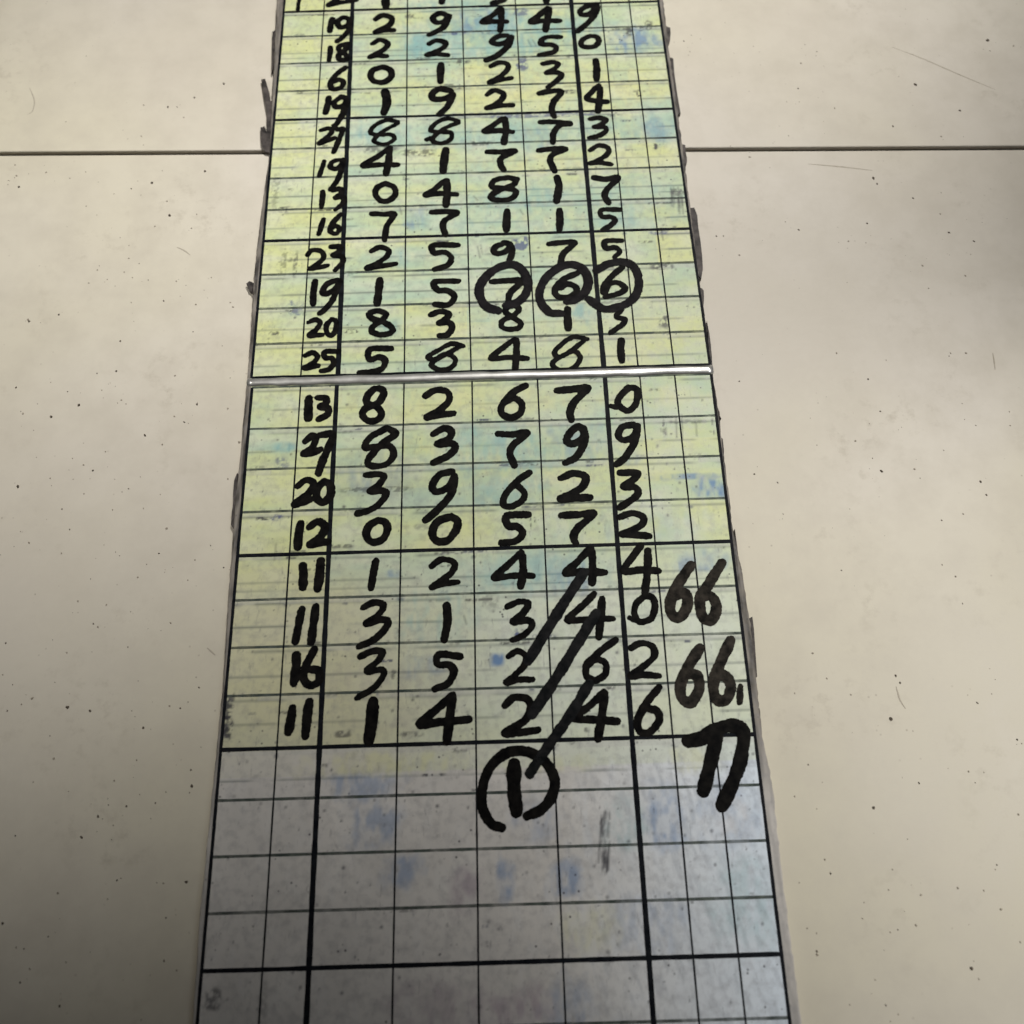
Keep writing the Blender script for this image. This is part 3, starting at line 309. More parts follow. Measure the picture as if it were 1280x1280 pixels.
# ------------------------------------------------------------------ camera
cam_d = bpy.data.cameras.new('camera')
cam = bpy.data.objects.new('camera', cam_d); COL.objects.link(cam)
cam_d.sensor_width = 36; cam_d.lens = 36 * 1232 / 1280
cam_d.clip_start = .01; cam_d.clip_end = 50
r = Matrix(CAM_ROT).to_4x4()
cam.matrix_world = Matrix.Translation(CAM_LOC) @ r
cam_d.dof.use_dof = True; cam_d.dof.focus_distance = .335; cam_d.dof.aperture_fstop = 13
SC.camera = cam
SC.render.resolution_x = SC.render.resolution_y = 1024

# ------------------------------------------------------------------ light
SC.view_settings.view_transform = 'Standard'; SC.view_settings.look = 'None'
SC.view_settings.gamma = 1; SC.view_settings.use_curve_mapping = False
SC.view_settings.exposure = 0
w = bpy.data.worlds.new('World'); SC.world = w; w.use_nodes = True
bg = w.node_tree.nodes['Background']
bg.inputs[0].default_value = (1, .82, .58, 1); bg.inputs[1].default_value = .020

def aim(o, loc, tgt):
    o.location = loc
    o.rotation_euler = (Vector(tgt) - Vector(loc)).to_track_quat('-Z', 'Y').to_euler()
def spot(name, loc, tgt, energy, angle, blend, radius, color):
    l = bpy.data.lights.new(name, 'SPOT'); o = bpy.data.objects.new(name, l); COL.objects.link(o)
    l.energy = energy; l.spot_size = math.radians(angle); l.spot_blend = blend
    l.shadow_soft_size = radius; l.color = color; aim(o, loc, tgt)
def area(name, loc, tgt, energy, sx, sy, color):
    l = bpy.data.lights.new(name, 'AREA'); o = bpy.data.objects.new(name, l); COL.objects.link(o)
    l.shape = 'RECTANGLE'; l.size = sx; l.size_y = sy; l.energy = energy; l.color = color; aim(o, loc, tgt)
WARM = (1, .965, .90)
spot('added_spot_upper', (.35, .6, 1.2), (-.006, .218, 0), 80, 31.0, 1, .06, WARM)  # added spot; its soft cone edge stands in for a shadow at lower left
spot('added_spot_right', (.9, .05, 1.2), (.177, -.119, 0), 76, 14.4, 1, .05, WARM)  # added spot, keeps the right side bright beside the dark lower left
spot('added_spot_left', (-.9, .3, 1.2), (-.173, .010, 0), 30, 17.8, 1, .05, WARM)  # made-up weaker spot that lifts the floor left of the boards
area('window_light', (.75, -.15, 1.1), (.06, -.12, 0), 1.1, .35, .5, (.80, .89, 1))

# ------------------------------------------------------------------ materials
def mat(name):
    m = bpy.data.materials.new(name); m.use_nodes = True
    nt = m.node_tree; b = nt.nodes['Principled BSDF']
    return m, nt, b
def nd(nt, t, **kw):
    n = nt.nodes.new(t)
    for k, v in kw.items(): setattr(n, k, v)
    return n
def noise(nt, scale, detail=4, rough=.55, vec=None):
    n = nd(nt, 'ShaderNodeTexNoise'); n.inputs['Scale'].default_value = scale
    n.inputs['Detail'].default_value = detail; n.inputs['Roughness'].default_value = rough
    nt.links.new(vec if vec else coord(nt), n.inputs['Vector']); return n
def coord(nt):
    t = nt.nodes.get('tc') or nd(nt, 'ShaderNodeTexCoord', name='tc')
    return t.outputs['Object']
def ramp(nt, src, stops):
    n = nd(nt, 'ShaderNodeValToRGB'); e = n.color_ramp.elements
    while len(e) < len(stops): e.new(.5)
    for el, (p, c) in zip(e, stops):
        el.position = p; el.color = (*c, 1) if isinstance(c, tuple) else (c, c, c, 1)
    nt.links.new(src, n.inputs[0]); return n.outputs[0]
def mixc(nt, fac, a, b, mode='MIX'):
    n = nd(nt, 'ShaderNodeMix', data_type='RGBA', blend_type=mode)
    for i, v in ((0, fac), (6, a), (7, b)):
        if hasattr(v, 'is_linked') or isinstance(v, bpy.types.NodeSocket): nt.links.new(v, n.inputs[i])
        elif isinstance(v, tuple): n.inputs[i].default_value = (*v, 1)
        else: n.inputs[i].default_value = v
    return n.outputs[2]
def bump(nt, b, h, dist, strength=1):
    n = nd(nt, 'ShaderNodeBump'); n.inputs['Distance'].default_value = dist; n.inputs['Strength'].default_value = strength
    nt.links.new(h, n.inputs['Height']); nt.links.new(n.outputs[0], b.inputs['Normal'])

def tile_mat():
    m, nt, b = mat('cream_tile')
    n1 = noise(nt, 9, 5); n2 = noise(nt, 60, 6, .65); n3 = noise(nt, 3.5, 3)
    c = ramp(nt, n1.outputs['Fac'], [(.3, (.61, .565, .49)), (.7, (.67, .63, .57))])
    c = mixc(nt, ramp(nt, n3.outputs['Fac'], [(.44, 0.), (.64, .6)]), c, (.62, .585, .44))
    c = mixc(nt, ramp(nt, n2.outputs['Fac'], [(.35, .35), (.6, 0.)]), c, (.50, .46, .39))
    n4 = noise(nt, 160, 6, .7); n5 = noise(nt, 22, 2)
    sm = mixc(nt, 1., ramp(nt, n4.outputs['Fac'], [(.52, 0.), (.72, .55)]), ramp(nt, n5.outputs['Fac'], [(.5, 0.), (.68, 1.)]), 'MULTIPLY')
    c = mixc(nt, sm, c, (.40, .36, .29))
    v = nd(nt, 'ShaderNodeTexVoronoi'); v.inputs['Scale'].default_value = 260
    nt.links.new(coord(nt), v.inputs['Vector'])
    big = noise(nt, 30, 3)
    f = ramp(nt, v.outputs['Distance'], [(.05, 1.), (.11, 0.)])
    k = mixc(nt, 1., f, ramp(nt, big.outputs['Fac'], [(.52, 0.), (.66, .45)]), 'MULTIPLY')
    c = mixc(nt, k, c, (.25, .21, .17))
    nt.links.new(c, b.inputs['Base Color'])
    nt.links.new(ramp(nt, n2.outputs['Fac'], [(.3, .42), (.7, .58)]), b.inputs['Roughness'])
    b.inputs['Specular IOR Level'].default_value = .2
    bump(nt, b, n2.outputs['Fac'], .00006, .6); return m
def grout_mat():
    m, nt, b = mat('dark_grout'); n = noise(nt, 700, 4)
    nt.links.new(ramp(nt, n.outputs['Fac'], [(.3, (.035, .028, .02)), (.7, (.10, .085, .065))]), b.inputs['Base Color'])
    b.inputs['Roughness'].default_value = .9; return m
def panel_mat():
    m, nt, b = mat('stained_board')
    a = nd(nt, 'ShaderNodeAttribute', attribute_name='stain_sheen')
    n1 = noise(nt, 420, 5, .6)
    mp = nd(nt, 'ShaderNodeMapping'); mp.inputs['Scale'].default_value = (1, .25, 1)
    nt.links.new(coord(nt), mp.inputs[0])
    n2 = noise(nt, 900, 3, .6, mp.outputs[0])
    c = mixc(nt, ramp(nt, n1.outputs['Fac'], [(.3, .30), (.54, 0.)]), a.outputs['Color'], (.22, .22, .24))
    c = mixc(nt, ramp(nt, n2.outputs['Fac'], [(.62, 0.), (.82, .5)]), c, (.12, .12, .14))
    v = nd(nt, 'ShaderNodeTexVoronoi'); v.inputs['Scale'].default_value = 330
    nt.links.new(coord(nt), v.inputs['Vector'])
    f = ramp(nt, v.outputs['Distance'], [(.07, .8), (.15, 0.)])
    k = mixc(nt, 1., f, ramp(nt, noise(nt, 45, 3).outputs['Fac'], [(.5, 0.), (.62, 1.)]), 'MULTIPLY')
    c = mixc(nt, k, c, (.04, .04, .05))
    nt.links.new(c, b.inputs['Base Color'])
    nt.links.new(ramp(nt, n1.outputs['Fac'], [(.3, .34), (.7, .5)]), b.inputs['Roughness'])
    b.inputs['Specular IOR Level'].default_value = .18
    bump(nt, b, noise(nt, 120, 3).outputs['Fac'], .0001, .5); return m
def ink_mat(name, lo, hi, rough, alpha=(1., 1.)):
    m, nt, b = mat(name)
    n = noise(nt, 380, 4, .6); n2 = noise(nt, 150, 3)
    nt.links.new(ramp(nt, n.outputs['Fac'], [(.35, lo), (.7, hi)]), b.inputs['Base Color'])
    nt.links.new(ramp(nt, n2.outputs['Fac'], [(.35, alpha[0]), (.65, alpha[1])]), b.inputs['Alpha'])
    b.inputs['Roughness'].default_value = rough; b.inputs['Specular IOR Level'].default_value = .03
    return m
M = dict(
    ink=ink_mat('black_marker', (.0015, .0015, .002), (.011, .010, .009), .5, (.985, 1.)),
    ring=ink_mat('charcoal_marker', (.006, .0055, .007), (.018, .016, .018), .5, (.96, 1.)),
    slash=ink_mat('thin_marker', (.004, .005, .006), (.018, .018, .019), .5, (.965, 1.)),
    wash=ink_mat('faded_marker', (.006, .0055, .005), (.048, .041, .034), .55, (.92, .975)),
    line=ink_mat('printed_black', (.004, .005, .008), (.014, .016, .020), .45, (.95, 1.)),
    rule=ink_mat('printed_grey', (.05, .065, .06), (.12, .14, .125), .5, (.45, .95)),
    tile=tile_mat(), grout=grout_mat(), panel=panel_mat())
def simple(name, lo, hi, scale, rough, spec=.3):
    m, nt, b = mat(name); n = noise(nt, scale, 4)
    nt.links.new(ramp(nt, n.outputs['Fac'], [(.3, lo), (.7, hi)]), b.inputs['Base Color'])
    b.inputs['Roughness'].default_value = rough; b.inputs['Specular IOR Level'].default_value = spec
    return m
M['dark_speck'] = simple('dark_dirt', (.04, .032, .024), (.13, .105, .08), 900, .8)
M['pale_speck'] = simple('pale_dirt', (.22, .19, .15), (.36, .32, .26), 900, .8)
M['hair'] = simple('faint_hair', (.36, .32, .26), (.48, .44, .37), 700, .8)
M['tape'] = simple('grimy_tape', (.010, .008, .008), (.10, .085, .08), 330, .6)
M['strip'] = simple('worn_metal', (.45, .45, .44), (.72, .72, .71), 160, .34, .5)
M['strip'].node_tree.nodes['Principled BSDF'].inputs['Metallic'].default_value = .75

# ------------------------------------------------------------------ helpers
def mesh_obj(name, verts, faces, m, parent=None, smooth=False):
    me = bpy.data.meshes.new(name)
    me.from_pydata([(x * MM, y * MM, z * MM) for x, y, z in verts], [], faces)
    for k in (m if isinstance(m, list) else [m]): me.materials.append(k)
    if smooth: me.polygons.foreach_set('use_smooth', [True] * len(me.polygons))
    o = bpy.data.objects.new(name, me); COL.objects.link(o)
    if parent: o.parent = parent
    return o
def tag(o, label=None, cat=None, group=None, kind=None):
    for k, v in (('label', label), ('category', cat), ('group', group), ('kind', kind)):
        if v: o[k] = v
def hash2(ix, iy, seed):
    h = (ix.astype(np.int64) * 374761393 + iy.astype(np.int64) * 668265263 + seed * 974634777) & 0x7fffffff
    h = ((h ^ (h >> 13)) * 1274126177) & 0x7fffffff
    return ((h ^ (h >> 16)) & 0xffff) / 65535.
def vnoise(x, y, seed):
    ix = np.floor(x); iy = np.floor(y); fx = x - ix; fy = y - iy
    fx = fx * fx * (3 - 2 * fx); fy = fy * fy * (3 - 2 * fy)
    a = hash2(ix, iy, seed); b = hash2(ix + 1, iy, seed); c = hash2(ix, iy + 1, seed); d = hash2(ix + 1, iy + 1, seed)
    return (a * (1 - fx) + b * fx) * (1 - fy) + (c * (1 - fx) + d * fx) * fy
def fbm(x, y, seed, n=3):
    s = 0; a = .5
    for k in range(n):
        s = s + a * vnoise(x * 2**k, y * 2**k, seed + k); a *= .5
    return s / (1 - .5**n)

def spline(pts, step=.45):
    """Catmull-Rom through the traced points."""
    p = np.array(pts, float).reshape(-1, 2)
    if len(p) == 2:
        n = max(2, int(np.linalg.norm(p[1] - p[0]) / step)); t = np.linspace(0, 1, n)[:, None]
        bow = p[0] + (p[1] - p[0]) * t
        nrm = np.array([-(p[1] - p[0])[1], (p[1] - p[0])[0]])
        return bow + nrm * (.03 * np.sin(t * math.pi)) * rng.uniform(-1, 1)
    q = np.vstack([2 * p[0] - p[1], p, 2 * p[-1] - p[-2]]); out = []
    for i in range(1, len(q) - 2):
        a, b, c, e = q[i - 1], q[i], q[i + 1], q[i + 2]
        n = max(2, int(np.linalg.norm(c - b) / step)); t = np.linspace(0, 1, n, endpoint=False)[:, None]
        out.append(.5 * (2 * b + (c - a) * t + (2 * a - 5 * b + 4 * c - e) * t**2 + (3 * b - a - 3 * c + e) * t**3))
    return np.vstack(out + [p[-1:]])

def ink_shape(strokes, seed, pen, res=.22):
    """Outline of pen strokes: distance field of the pen's path, cut at the pen's radius."""
    paths = []
    for wd, pts in strokes:
        c = spline(pts); n = len(c); t = np.linspace(0, 1, n)
        rad = pen * wd / 2 * (.93 + .2 * vnoise(t * n * .16, t * 0, seed + 3))
        end = np.minimum(t, 1 - t) * n * .45
        if wd > 4.2: rad = rad * np.interp(t, [0, .12, .8, 1], [.9, 1.05, .97, .78])
        rad = rad * np.clip(.90 + .1 * end / (wd * .5), 0, 1)
        paths.append((c, rad))
    allp = np.vstack([c for c, _ in paths]); mr = max(r.max() for _, r in paths) + 3 * res
    x0, y0 = allp.min(0) - mr; x1, y1 = allp.max(0) + mr
    xs = np.arange(x0, x1 + res, res); ys = np.arange(y0, y1 + res, res)
    X, Y = np.meshgrid(xs, ys, indexing='ij')
    D = np.full(X.shape, 1e9)
    for c, rad in paths:
        for k in range(len(c)):
            D = np.minimum(D, np.hypot(X - c[k, 0], Y - c[k, 1]) - rad[k])
    D = D + .32 * (fbm(X * 1.1, Y * 1.1, seed, 2) - .5) + .16 * (vnoise(X * 3, Y * 3, seed + 9) - .5)
    ins = D < 0
    any_ = ins[:-1, :-1] | ins[1:, :-1] | ins[:-1, 1:] | ins[1:, 1:]
    V = []; idx = {}; F = []
    def vert(key, x, y, dd):
        if key not in idx:
            idx[key] = len(V); V.append((x, y, dd))
        return idx[key]
    for i, j in zip(*np.nonzero(any_)):
        cs = ((i, j), (i + 1, j), (i + 1, j + 1), (i, j + 1)); f = []
        for k in range(4):
            a = cs[k]; b = cs[(k + 1) % 4]; da = D[a]; db = D[b]
            if da < 0: f.append(vert(a, xs[a[0]], ys[a[1]], da))
            if (da < 0) != (db < 0):
                t = da / (da - db); key = (min(a, b), max(a, b))
                f.append(vert(key, xs[a[0]] + t * (xs[b[0]] - xs[a[0]]), ys[a[1]] + t * (ys[b[1]] - ys[a[1]]), 0.))
        if len(f) > 2: F.append(f)
    return V, F

# ------------------------------------------------------------------ floor
jx0, jy0, jx1, jy1 = JOINT
ang = math.atan2(jy1 - jy0, jx1 - jx0)
jc = Vector((12, jy0 + (jy1 - jy0) * (12 - jx0) / (jx1 - jx0), 0))
GAP = 1.9; SIZE = 600.; DEEP = 1.6
def tiles():
    V = []; F = []; ca, sa = math.cos(ang), math.sin(ang)
    def put(x, y, z): V.append((jc.x + x * ca - y * sa, jc.y + x * sa + y * ca, z)); return len(V) - 1
    for i in range(-4, 4):
        for j in range(-4, 4):
            x0 = (i - .5) * SIZE + GAP / 2; x1 = x0 + SIZE - GAP; y0 = j * SIZE + GAP / 2; y1 = y0 + SIZE - GAP
            rings = []
            for inset, z in ((0, -DEEP - .2), (0, -.45), (.18, -.12), (.5, 0)):
                rings.append([put(x0 + inset, y0 + inset, z), put(x1 - inset, y0 + inset, z), put(x1 - inset, y1 - inset, z), put(x0 + inset, y1 - inset, z)])
            for a, b in zip(rings, rings[1:]):
                for k in range(4): F.append([a[k], a[(k + 1) % 4], b[(k + 1) % 4], b[k]])
            F.append(rings[-1])
    o = mesh_obj('floor', V, F, M['tile'])
    tag(o, 'cream speckled floor of large square tiles', None, None, 'structure'); del V
    g = mesh_obj('grout', [(-2600, -2600, -DEEP), (2600, -2600, -DEEP), (2600, 2600, -DEEP), (-2600, 2600, -DEEP)], [[0, 1, 2, 3]], M['grout'])
    tag(g, 'dark dirty grout in the joint between floor tiles', None, None, 'structure')
tiles()

# ------------------------------------------------------------------ boards
EL = np.array(EDGE_L)[::-1]; ER = np.array(EDGE_R)[::-1]
def edge_x(E, y):
    o = np.interp(y, E[:, 1], E[:, 0]); return o
PAL = dict(blue=(.11, .22, .43), cyan=(.22, .43, .45), grey=(.27, .34, .34), violet=(.27, .19, .27), yellow=(.66, .66, .34),
           navy=(.06, .08, .22), black=(.035, .035, .045), white=(.74, .75, .78))
def stain_sheen_colours(X, Y, cols, rows, upper):
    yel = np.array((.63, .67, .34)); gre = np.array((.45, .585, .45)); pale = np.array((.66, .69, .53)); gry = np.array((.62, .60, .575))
    xb = [sum(c) / 2 for c in cols]
    rr = np.array(rows)[::-1]; ri = len(rows) - 1 - np.clip(np.searchsorted(rr, Y), 0, len(rows) - 1)
    ci = np.clip(np.searchsorted(np.array(xb), X) - 1, 0, 8)
    ytop = np.array(rows + [rows[-1] - 15])[np.clip(ri, 0, len(rows) - 1)]
    v = np.clip((ytop - Y) / 15.2, 0, 1)
    # wiped-in tint: differs from cell to cell and between the halves of a cell
    cellv = hash2(ri, ci // 2, 5 + upper) * .6 + hash2(ri, ci, 9 + upper) * .4
    wob = fbm(X * .06, Y * .13, 31 + upper, 3)
    rowb = hash2(ri * 2 + (v > .55), ci * 0, 77 + upper)
    g = np.clip((cellv * .5 + wob * .9 + rowb * .35 - .55) * 1.5 + np.where(ci < 2, -.35, 0) + np.where((ci > 1) & (ci < 6), .08, 0), 0, 1)[..., None]
    p = np.clip((fbm(X * .09 + 9, Y * .2, 51 + upper, 3) - .38) * 2.2, 0, 1)[..., None] * .65
    c = yel * (1 - g) + gre * g
    c = c * (1 - p) + pale * p
    if not upper:
        # paler and greyer towards the lower rows; the yellow film stops at a straight edge below the thick rule
        t = np.clip((-55 - Y) / 25, 0, 1)[..., None]
        tan = np.array((.60, .57, .41)) * (1 - np.clip((X + 45) / 60, 0, 1))[..., None] + np.array((.65, .70, .59)) * np.clip((X + 45) / 60, 0, 1)[..., None]
        c = c * (1 - t * .75) + tan * t * .75
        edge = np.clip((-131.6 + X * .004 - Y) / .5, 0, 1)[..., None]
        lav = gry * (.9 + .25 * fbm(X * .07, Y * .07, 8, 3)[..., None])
        lav = lav + np.clip((X - 20) / 60, 0, 1)[..., None] * np.array((.08, .18, .30))  # bluish sky sheen painted into the colour, growing towards the right
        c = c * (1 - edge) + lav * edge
    if not upper:
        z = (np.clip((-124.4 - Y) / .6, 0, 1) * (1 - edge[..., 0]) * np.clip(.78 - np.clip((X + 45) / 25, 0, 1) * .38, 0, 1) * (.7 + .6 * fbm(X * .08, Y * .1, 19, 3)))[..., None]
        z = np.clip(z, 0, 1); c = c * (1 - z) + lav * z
    # grime clouds and streaks
    k = np.clip((fbm(X * .35, Y * .5, 61, 4) - .60) * 3.5, 0, 1)[..., None] * .22
    c = c * (1 - k) + np.array((.25, .26, .27)) * k
    # ghost rules left by earlier marks
    amp = .5 + .5 * hash2(ri, ci, 13)
    for off, s, wd in ((.13, 1, .75), (.60, 2, .62), (.80, 4, .5)):
        pos = off + .05 * (hash2(ri, ri * 0, s) - .5) + .02 * (vnoise(X * .03, Y * 0, s) - .5)
        on = (hash2(ri, ri * 0 + 3, s + 20) > (.2 if s < 4 else .6)) * np.clip((vnoise(X * .12, ri * 3., s + 40) - .2) * 4, 0, 1)
        a = np.clip(1 - np.abs((v - pos) * 15.2) / wd, 0, 1) * on * amp * (.7 if (not upper) else .9) * np.clip((Y + 134) * 2, 0, 1)
        c = c * (1 - a[..., None]) + np.array((.10, .125, .115)) * a[..., None]
        band = ((v > 0) & (v < pos) & (s == 1)) * (vnoise(X * .05, ri * 2., 91) > .3) * .35 * np.clip((Y + 134) * 2, 0, 1)
        c = c * (1 - band[..., None]) + np.array((.50, .50, .48)) * band[..., None]
    kn = np.zeros(X.shape); hk = np.random.RandomState(40 + upper)
    for y in rows:
        for cc_ in cols[1:9]:
            if hk.rand() < .45 or y < -128: continue
            kx = (cc_[0] + cc_[1]) / 2 if not upper else cc_[0] + (cc_[1] - cc_[0]) * (y - 4.1) / 231
            ky = y - hk.choice([1.4, 2.2, .5, 2.8]); sx_ = hk.uniform(.5, 1.6); sy_ = hk.uniform(.4, 1.0)
            d2 = ((X - kx) / sx_)**2 + ((Y - ky) / sy_)**2
            kn = np.maximum(kn, np.clip(1.3 - d2, 0, 1) * hk.uniform(.3, .8))
    kn = (kn * np.clip((vnoise(X * 1.5, Y * 1.5, 15) - .2) * 3, 0, 1))[..., None]
    c = c * (1 - kn) + np.array((.05, .06, .09)) * kn
    # wiped streaks, mostly on the empty rows
    wz = np.clip((-128 - Y) / 4, 0, 1) * np.clip((X + 10) / 60, .15, 1)
    ws = np.clip((fbm(X * .9 + Y * .25, Y * .22, 83, 3) - .50) * 4, 0, 1) * wz * .34
    c = c * (1 - ws[..., None]) + np.array((.30, .33, .38)) * ws[..., None]
    wl = np.clip((fbm(X * .35, Y * .16, 87, 3) - .52) * 4, 0, 1) * wz * .40
    c = c * (1 - wl[..., None]) + np.array((.74, .78, .84)) * wl[..., None]
    # stains and smudges with their own place
    for sx, sy, hw, hh, cn, al in STAINS:
        if abs(sy - Y.mean()) > 260: continue
        sd = int(abs(sx * 7 + sy)) % 997
        n = fbm(X * .5 + sx, Y * .22, sd, 3)
        wx = (X - sx) / hw + .9 * (fbm(X * .30, Y * .30, sd + 5, 3) - .5) * min(1, hw / 2)
        wy = (Y - sy) / hh + .9 * (fbm(X * .30 + 7, Y * .30, sd + 9, 3) - .5) * min(1, hh / 2)
        big = 1. if cn in ('black', 'navy') else 1.22
        wx = wx / big; wy = wy / big
        q = (np.abs(wx)**3 + np.abs(wy)**3)**(1 / 3.)
        a = np.clip((1.08 - q) / (.34 if big == 1 else .55), 0, 1)
        if cn in ('black', 'navy'):
            a = a * np.clip((fbm(X * .9, Y * .9, int(abs(sy * 5)) % 991, 3) - .36) * 5, 0, 1)
        else: a = a * np.clip((n - .25) * 2.6, .25, 1.1)
        a = np.clip(a * al * (1.35 if big == 1 else 1.12), 0, .92)[..., None]; c = c * (1 - a) + np.array(PAL[cn]) * a
    for ax, ay, bx, by, al in STREAKS:
        L2 = (bx - ax)**2 + (by - ay)**2
        t = np.clip(((X - ax) * (bx - ax) + (Y - ay) * (by - ay)) / L2, 0, 1)
        dd = np.hypot(X - ax - t * (bx - ax), Y - ay - t * (by - ay))
        a = (np.clip(1 - dd / .55, 0, 1) * al)[..., None]; c = c * (1 - a) + np.array((.04, .04, .05)) * a
    # grime along the rules
    rs = np.random.RandomState(21 + upper)
    for k in range(150):
        yk = rows[rs.randint(0, len(rows))] + rs.choice([-1.1, .9, -2.2, -.7, -5.5]); xk = rs.uniform(-78, 78)
        if yk < -128 and rs.rand() < .8: continue
        hw = rs.uniform(.8, 6) * rs.rand(); al = rs.uniform(.3, .85); cc = (.05, .06, .12) if rs.rand() < .3 else (.05, .05, .05)
        a = np.clip((hw - np.abs(X - xk)) / .5 + .5, 0, 1) * np.clip((.45 - np.abs(Y - yk)) / .3 + .5, 0, 1)
        a = (a * al * np.clip((vnoise(X * 1.6, Y * 1.6, 100 + k) - .25) * 3, 0, 1))[..., None]
        c = c * (1 - a) + np.array(cc) * a
    # small flecks of dried ink and dirt
    fx = rs.uniform(-79, 80, 520); fy = rs.uniform(Y.min(), Y.max(), 520); fr = rs.uniform(.25, .62, 520)
    st_ = Y[1, 0] - Y[0, 0]; W = X.shape[1]
    for k in range(520):
        j = int((fy[k] - Y[0, 0]) / st_); i = int((fx[k] - X[j, 0]) / (X[j, -1] - X[j, 0]) * (W - 1))
        if not (4 < j < X.shape[0] - 5 and 4 < i < W - 5): continue
        sl = (slice(j - 3, j + 4), slice(i - 3, i + 4))
        dd = np.hypot((X[sl] - fx[k]) * rs.uniform(.8, 1.6), Y[sl] - fy[k])
        a = (np.clip(1.25 - dd / fr[k], 0, 1) * rs.uniform(.25, .85))[..., None]; c[sl] = c[sl] * (1 - a) + np.array((.06, .06, .075)) * a
    # grimy rim outside the printed frame
    ylo, yhi = (4.1, 235.) if upper else (-235., .3)
    tt = (Y - ylo) / (yhi - ylo)
    a0, a1 = (cols[0][0], cols[0][1]) if upper else (cols[0][1], cols[0][0])
    b0, b1 = (cols[9][0], cols[9][1]) if upper else (cols[9][1], cols[9][0])
    L = a0 + (a1 - a0) * tt; Rr = b0 + (b1 - b0) * tt
    rim = np.maximum(np.clip((L - X) / .3, 0, 1), np.clip((X - Rr) / .3, 0, 1))
    n = fbm(X * .8, Y * .12, 71, 3); low = np.clip((-118 - Y) / 30, 0, 1)
    n = np.clip((n - .5) * 2.2 + .5, 0, 1); rc = np.array((.05, .045, .04)) * (1 - n)[..., None] + np.array((.27, .245, .215)) * n[..., None]
    rc = rc * (1 - low[..., None]) + (np.array((.46, .44, .42)) * (.85 + .3 * n[..., None])) * low[..., None]
    c = c * (1 - rim[..., None]) + rc * rim[..., None]
    return np.clip(c, .02, .88)

def panel(parent, y0, y1, cols, rows, upper):
    res = .42
    nj = int((y1 - y0) / res) + 1; ni = int(168 / res) + 1
    ys = np.linspace(y0, y1, nj); u = np.linspace(0, 1, ni)
    xl = edge_x(EL, ys) + .25 * (vnoise(ys * .5, ys * 0, 3) - .5) ; xr = edge_x(ER, ys) + .35 * (vnoise(ys * .6, ys * 0, 4) - .5)
    X = xl[:, None] + (xr - xl)[:, None] * u[None, :]; Y = np.repeat(ys[:, None], ni, 1)
    dist = np.minimum(np.minimum(X - xl[:, None], xr[:, None] - X), np.minimum(Y - y0, y1 - Y))
    Z = TOP - .35 * np.clip(1 - dist / .5, 0, 1)**2
    C = stain_sheen_colours(X, Y, cols, rows, upper)
    verts = np.stack([X, Y, Z], -1).reshape(-1, 3) * MM
    ii = np.arange(nj * ni).reshape(nj, ni)
    quads = np.stack([ii[:-1, :-1], ii[:-1, 1:], ii[1:, 1:], ii[1:, :-1]], -1).reshape(-1, 4)
    ring = np.concatenate([ii[0, :-1], ii[:-1, -1], ii[-1, :0:-1], ii[:0:-1, 0]])
    low = verts[ring].copy(); low[:, 2] = .00005
    nb = len(verts) + np.arange(len(ring))
    sk = np.stack([ring, nb, np.roll(nb, -1), np.roll(ring, -1)], -1)
    me = bpy.data.meshes.new('panel')
    me.from_pydata(np.vstack([verts, low]).tolist(), [], np.vstack([quads, sk]).tolist())
    at = me.color_attributes.new('stain_sheen', 'FLOAT_COLOR', 'POINT')
    cc = np.ones((len(verts) + len(ring), 4)); cc[:len(verts), :3] = C.reshape(-1, 3); cc[len(verts):, :3] = (.3, .28, .26)
    at.data.foreach_set('color', cc.ravel())
    me.materials.append(M['panel'])
    o = bpy.data.objects.new('panel', me); COL.objects.link(o); o.parent = parent
    return o

def ribbon(V, F, a, b, wd, z, seed):
    """A printed rule: a thin flat ribbon whose width wavers slightly."""
    a = np.array(a, float); b = np.array(b, float); L = np.linalg.norm(b - a); d = (b - a) / L; n = np.array((-d[1], d[0]))
    k = max(2, int(L / 1.2)); t = np.linspace(0, 1, k)
    hw = wd / 2 * (.9 + .2 * vnoise(t * L * .25, t * 0, seed)); off = .08 * (vnoise(t * L * .05, t * 0, seed + 1) - .5)
    s = len(V)
    for i in range(k):
        p = a + d * L * t[i] + n * off[i]
        for e in (1, -1): V.append((*(p + n * e * hw[i]), z))
    for i in range(k - 1): F.append([s + 2 * i, s + 2 * i + 1, s + 2 * i + 3, s + 2 * i + 2])

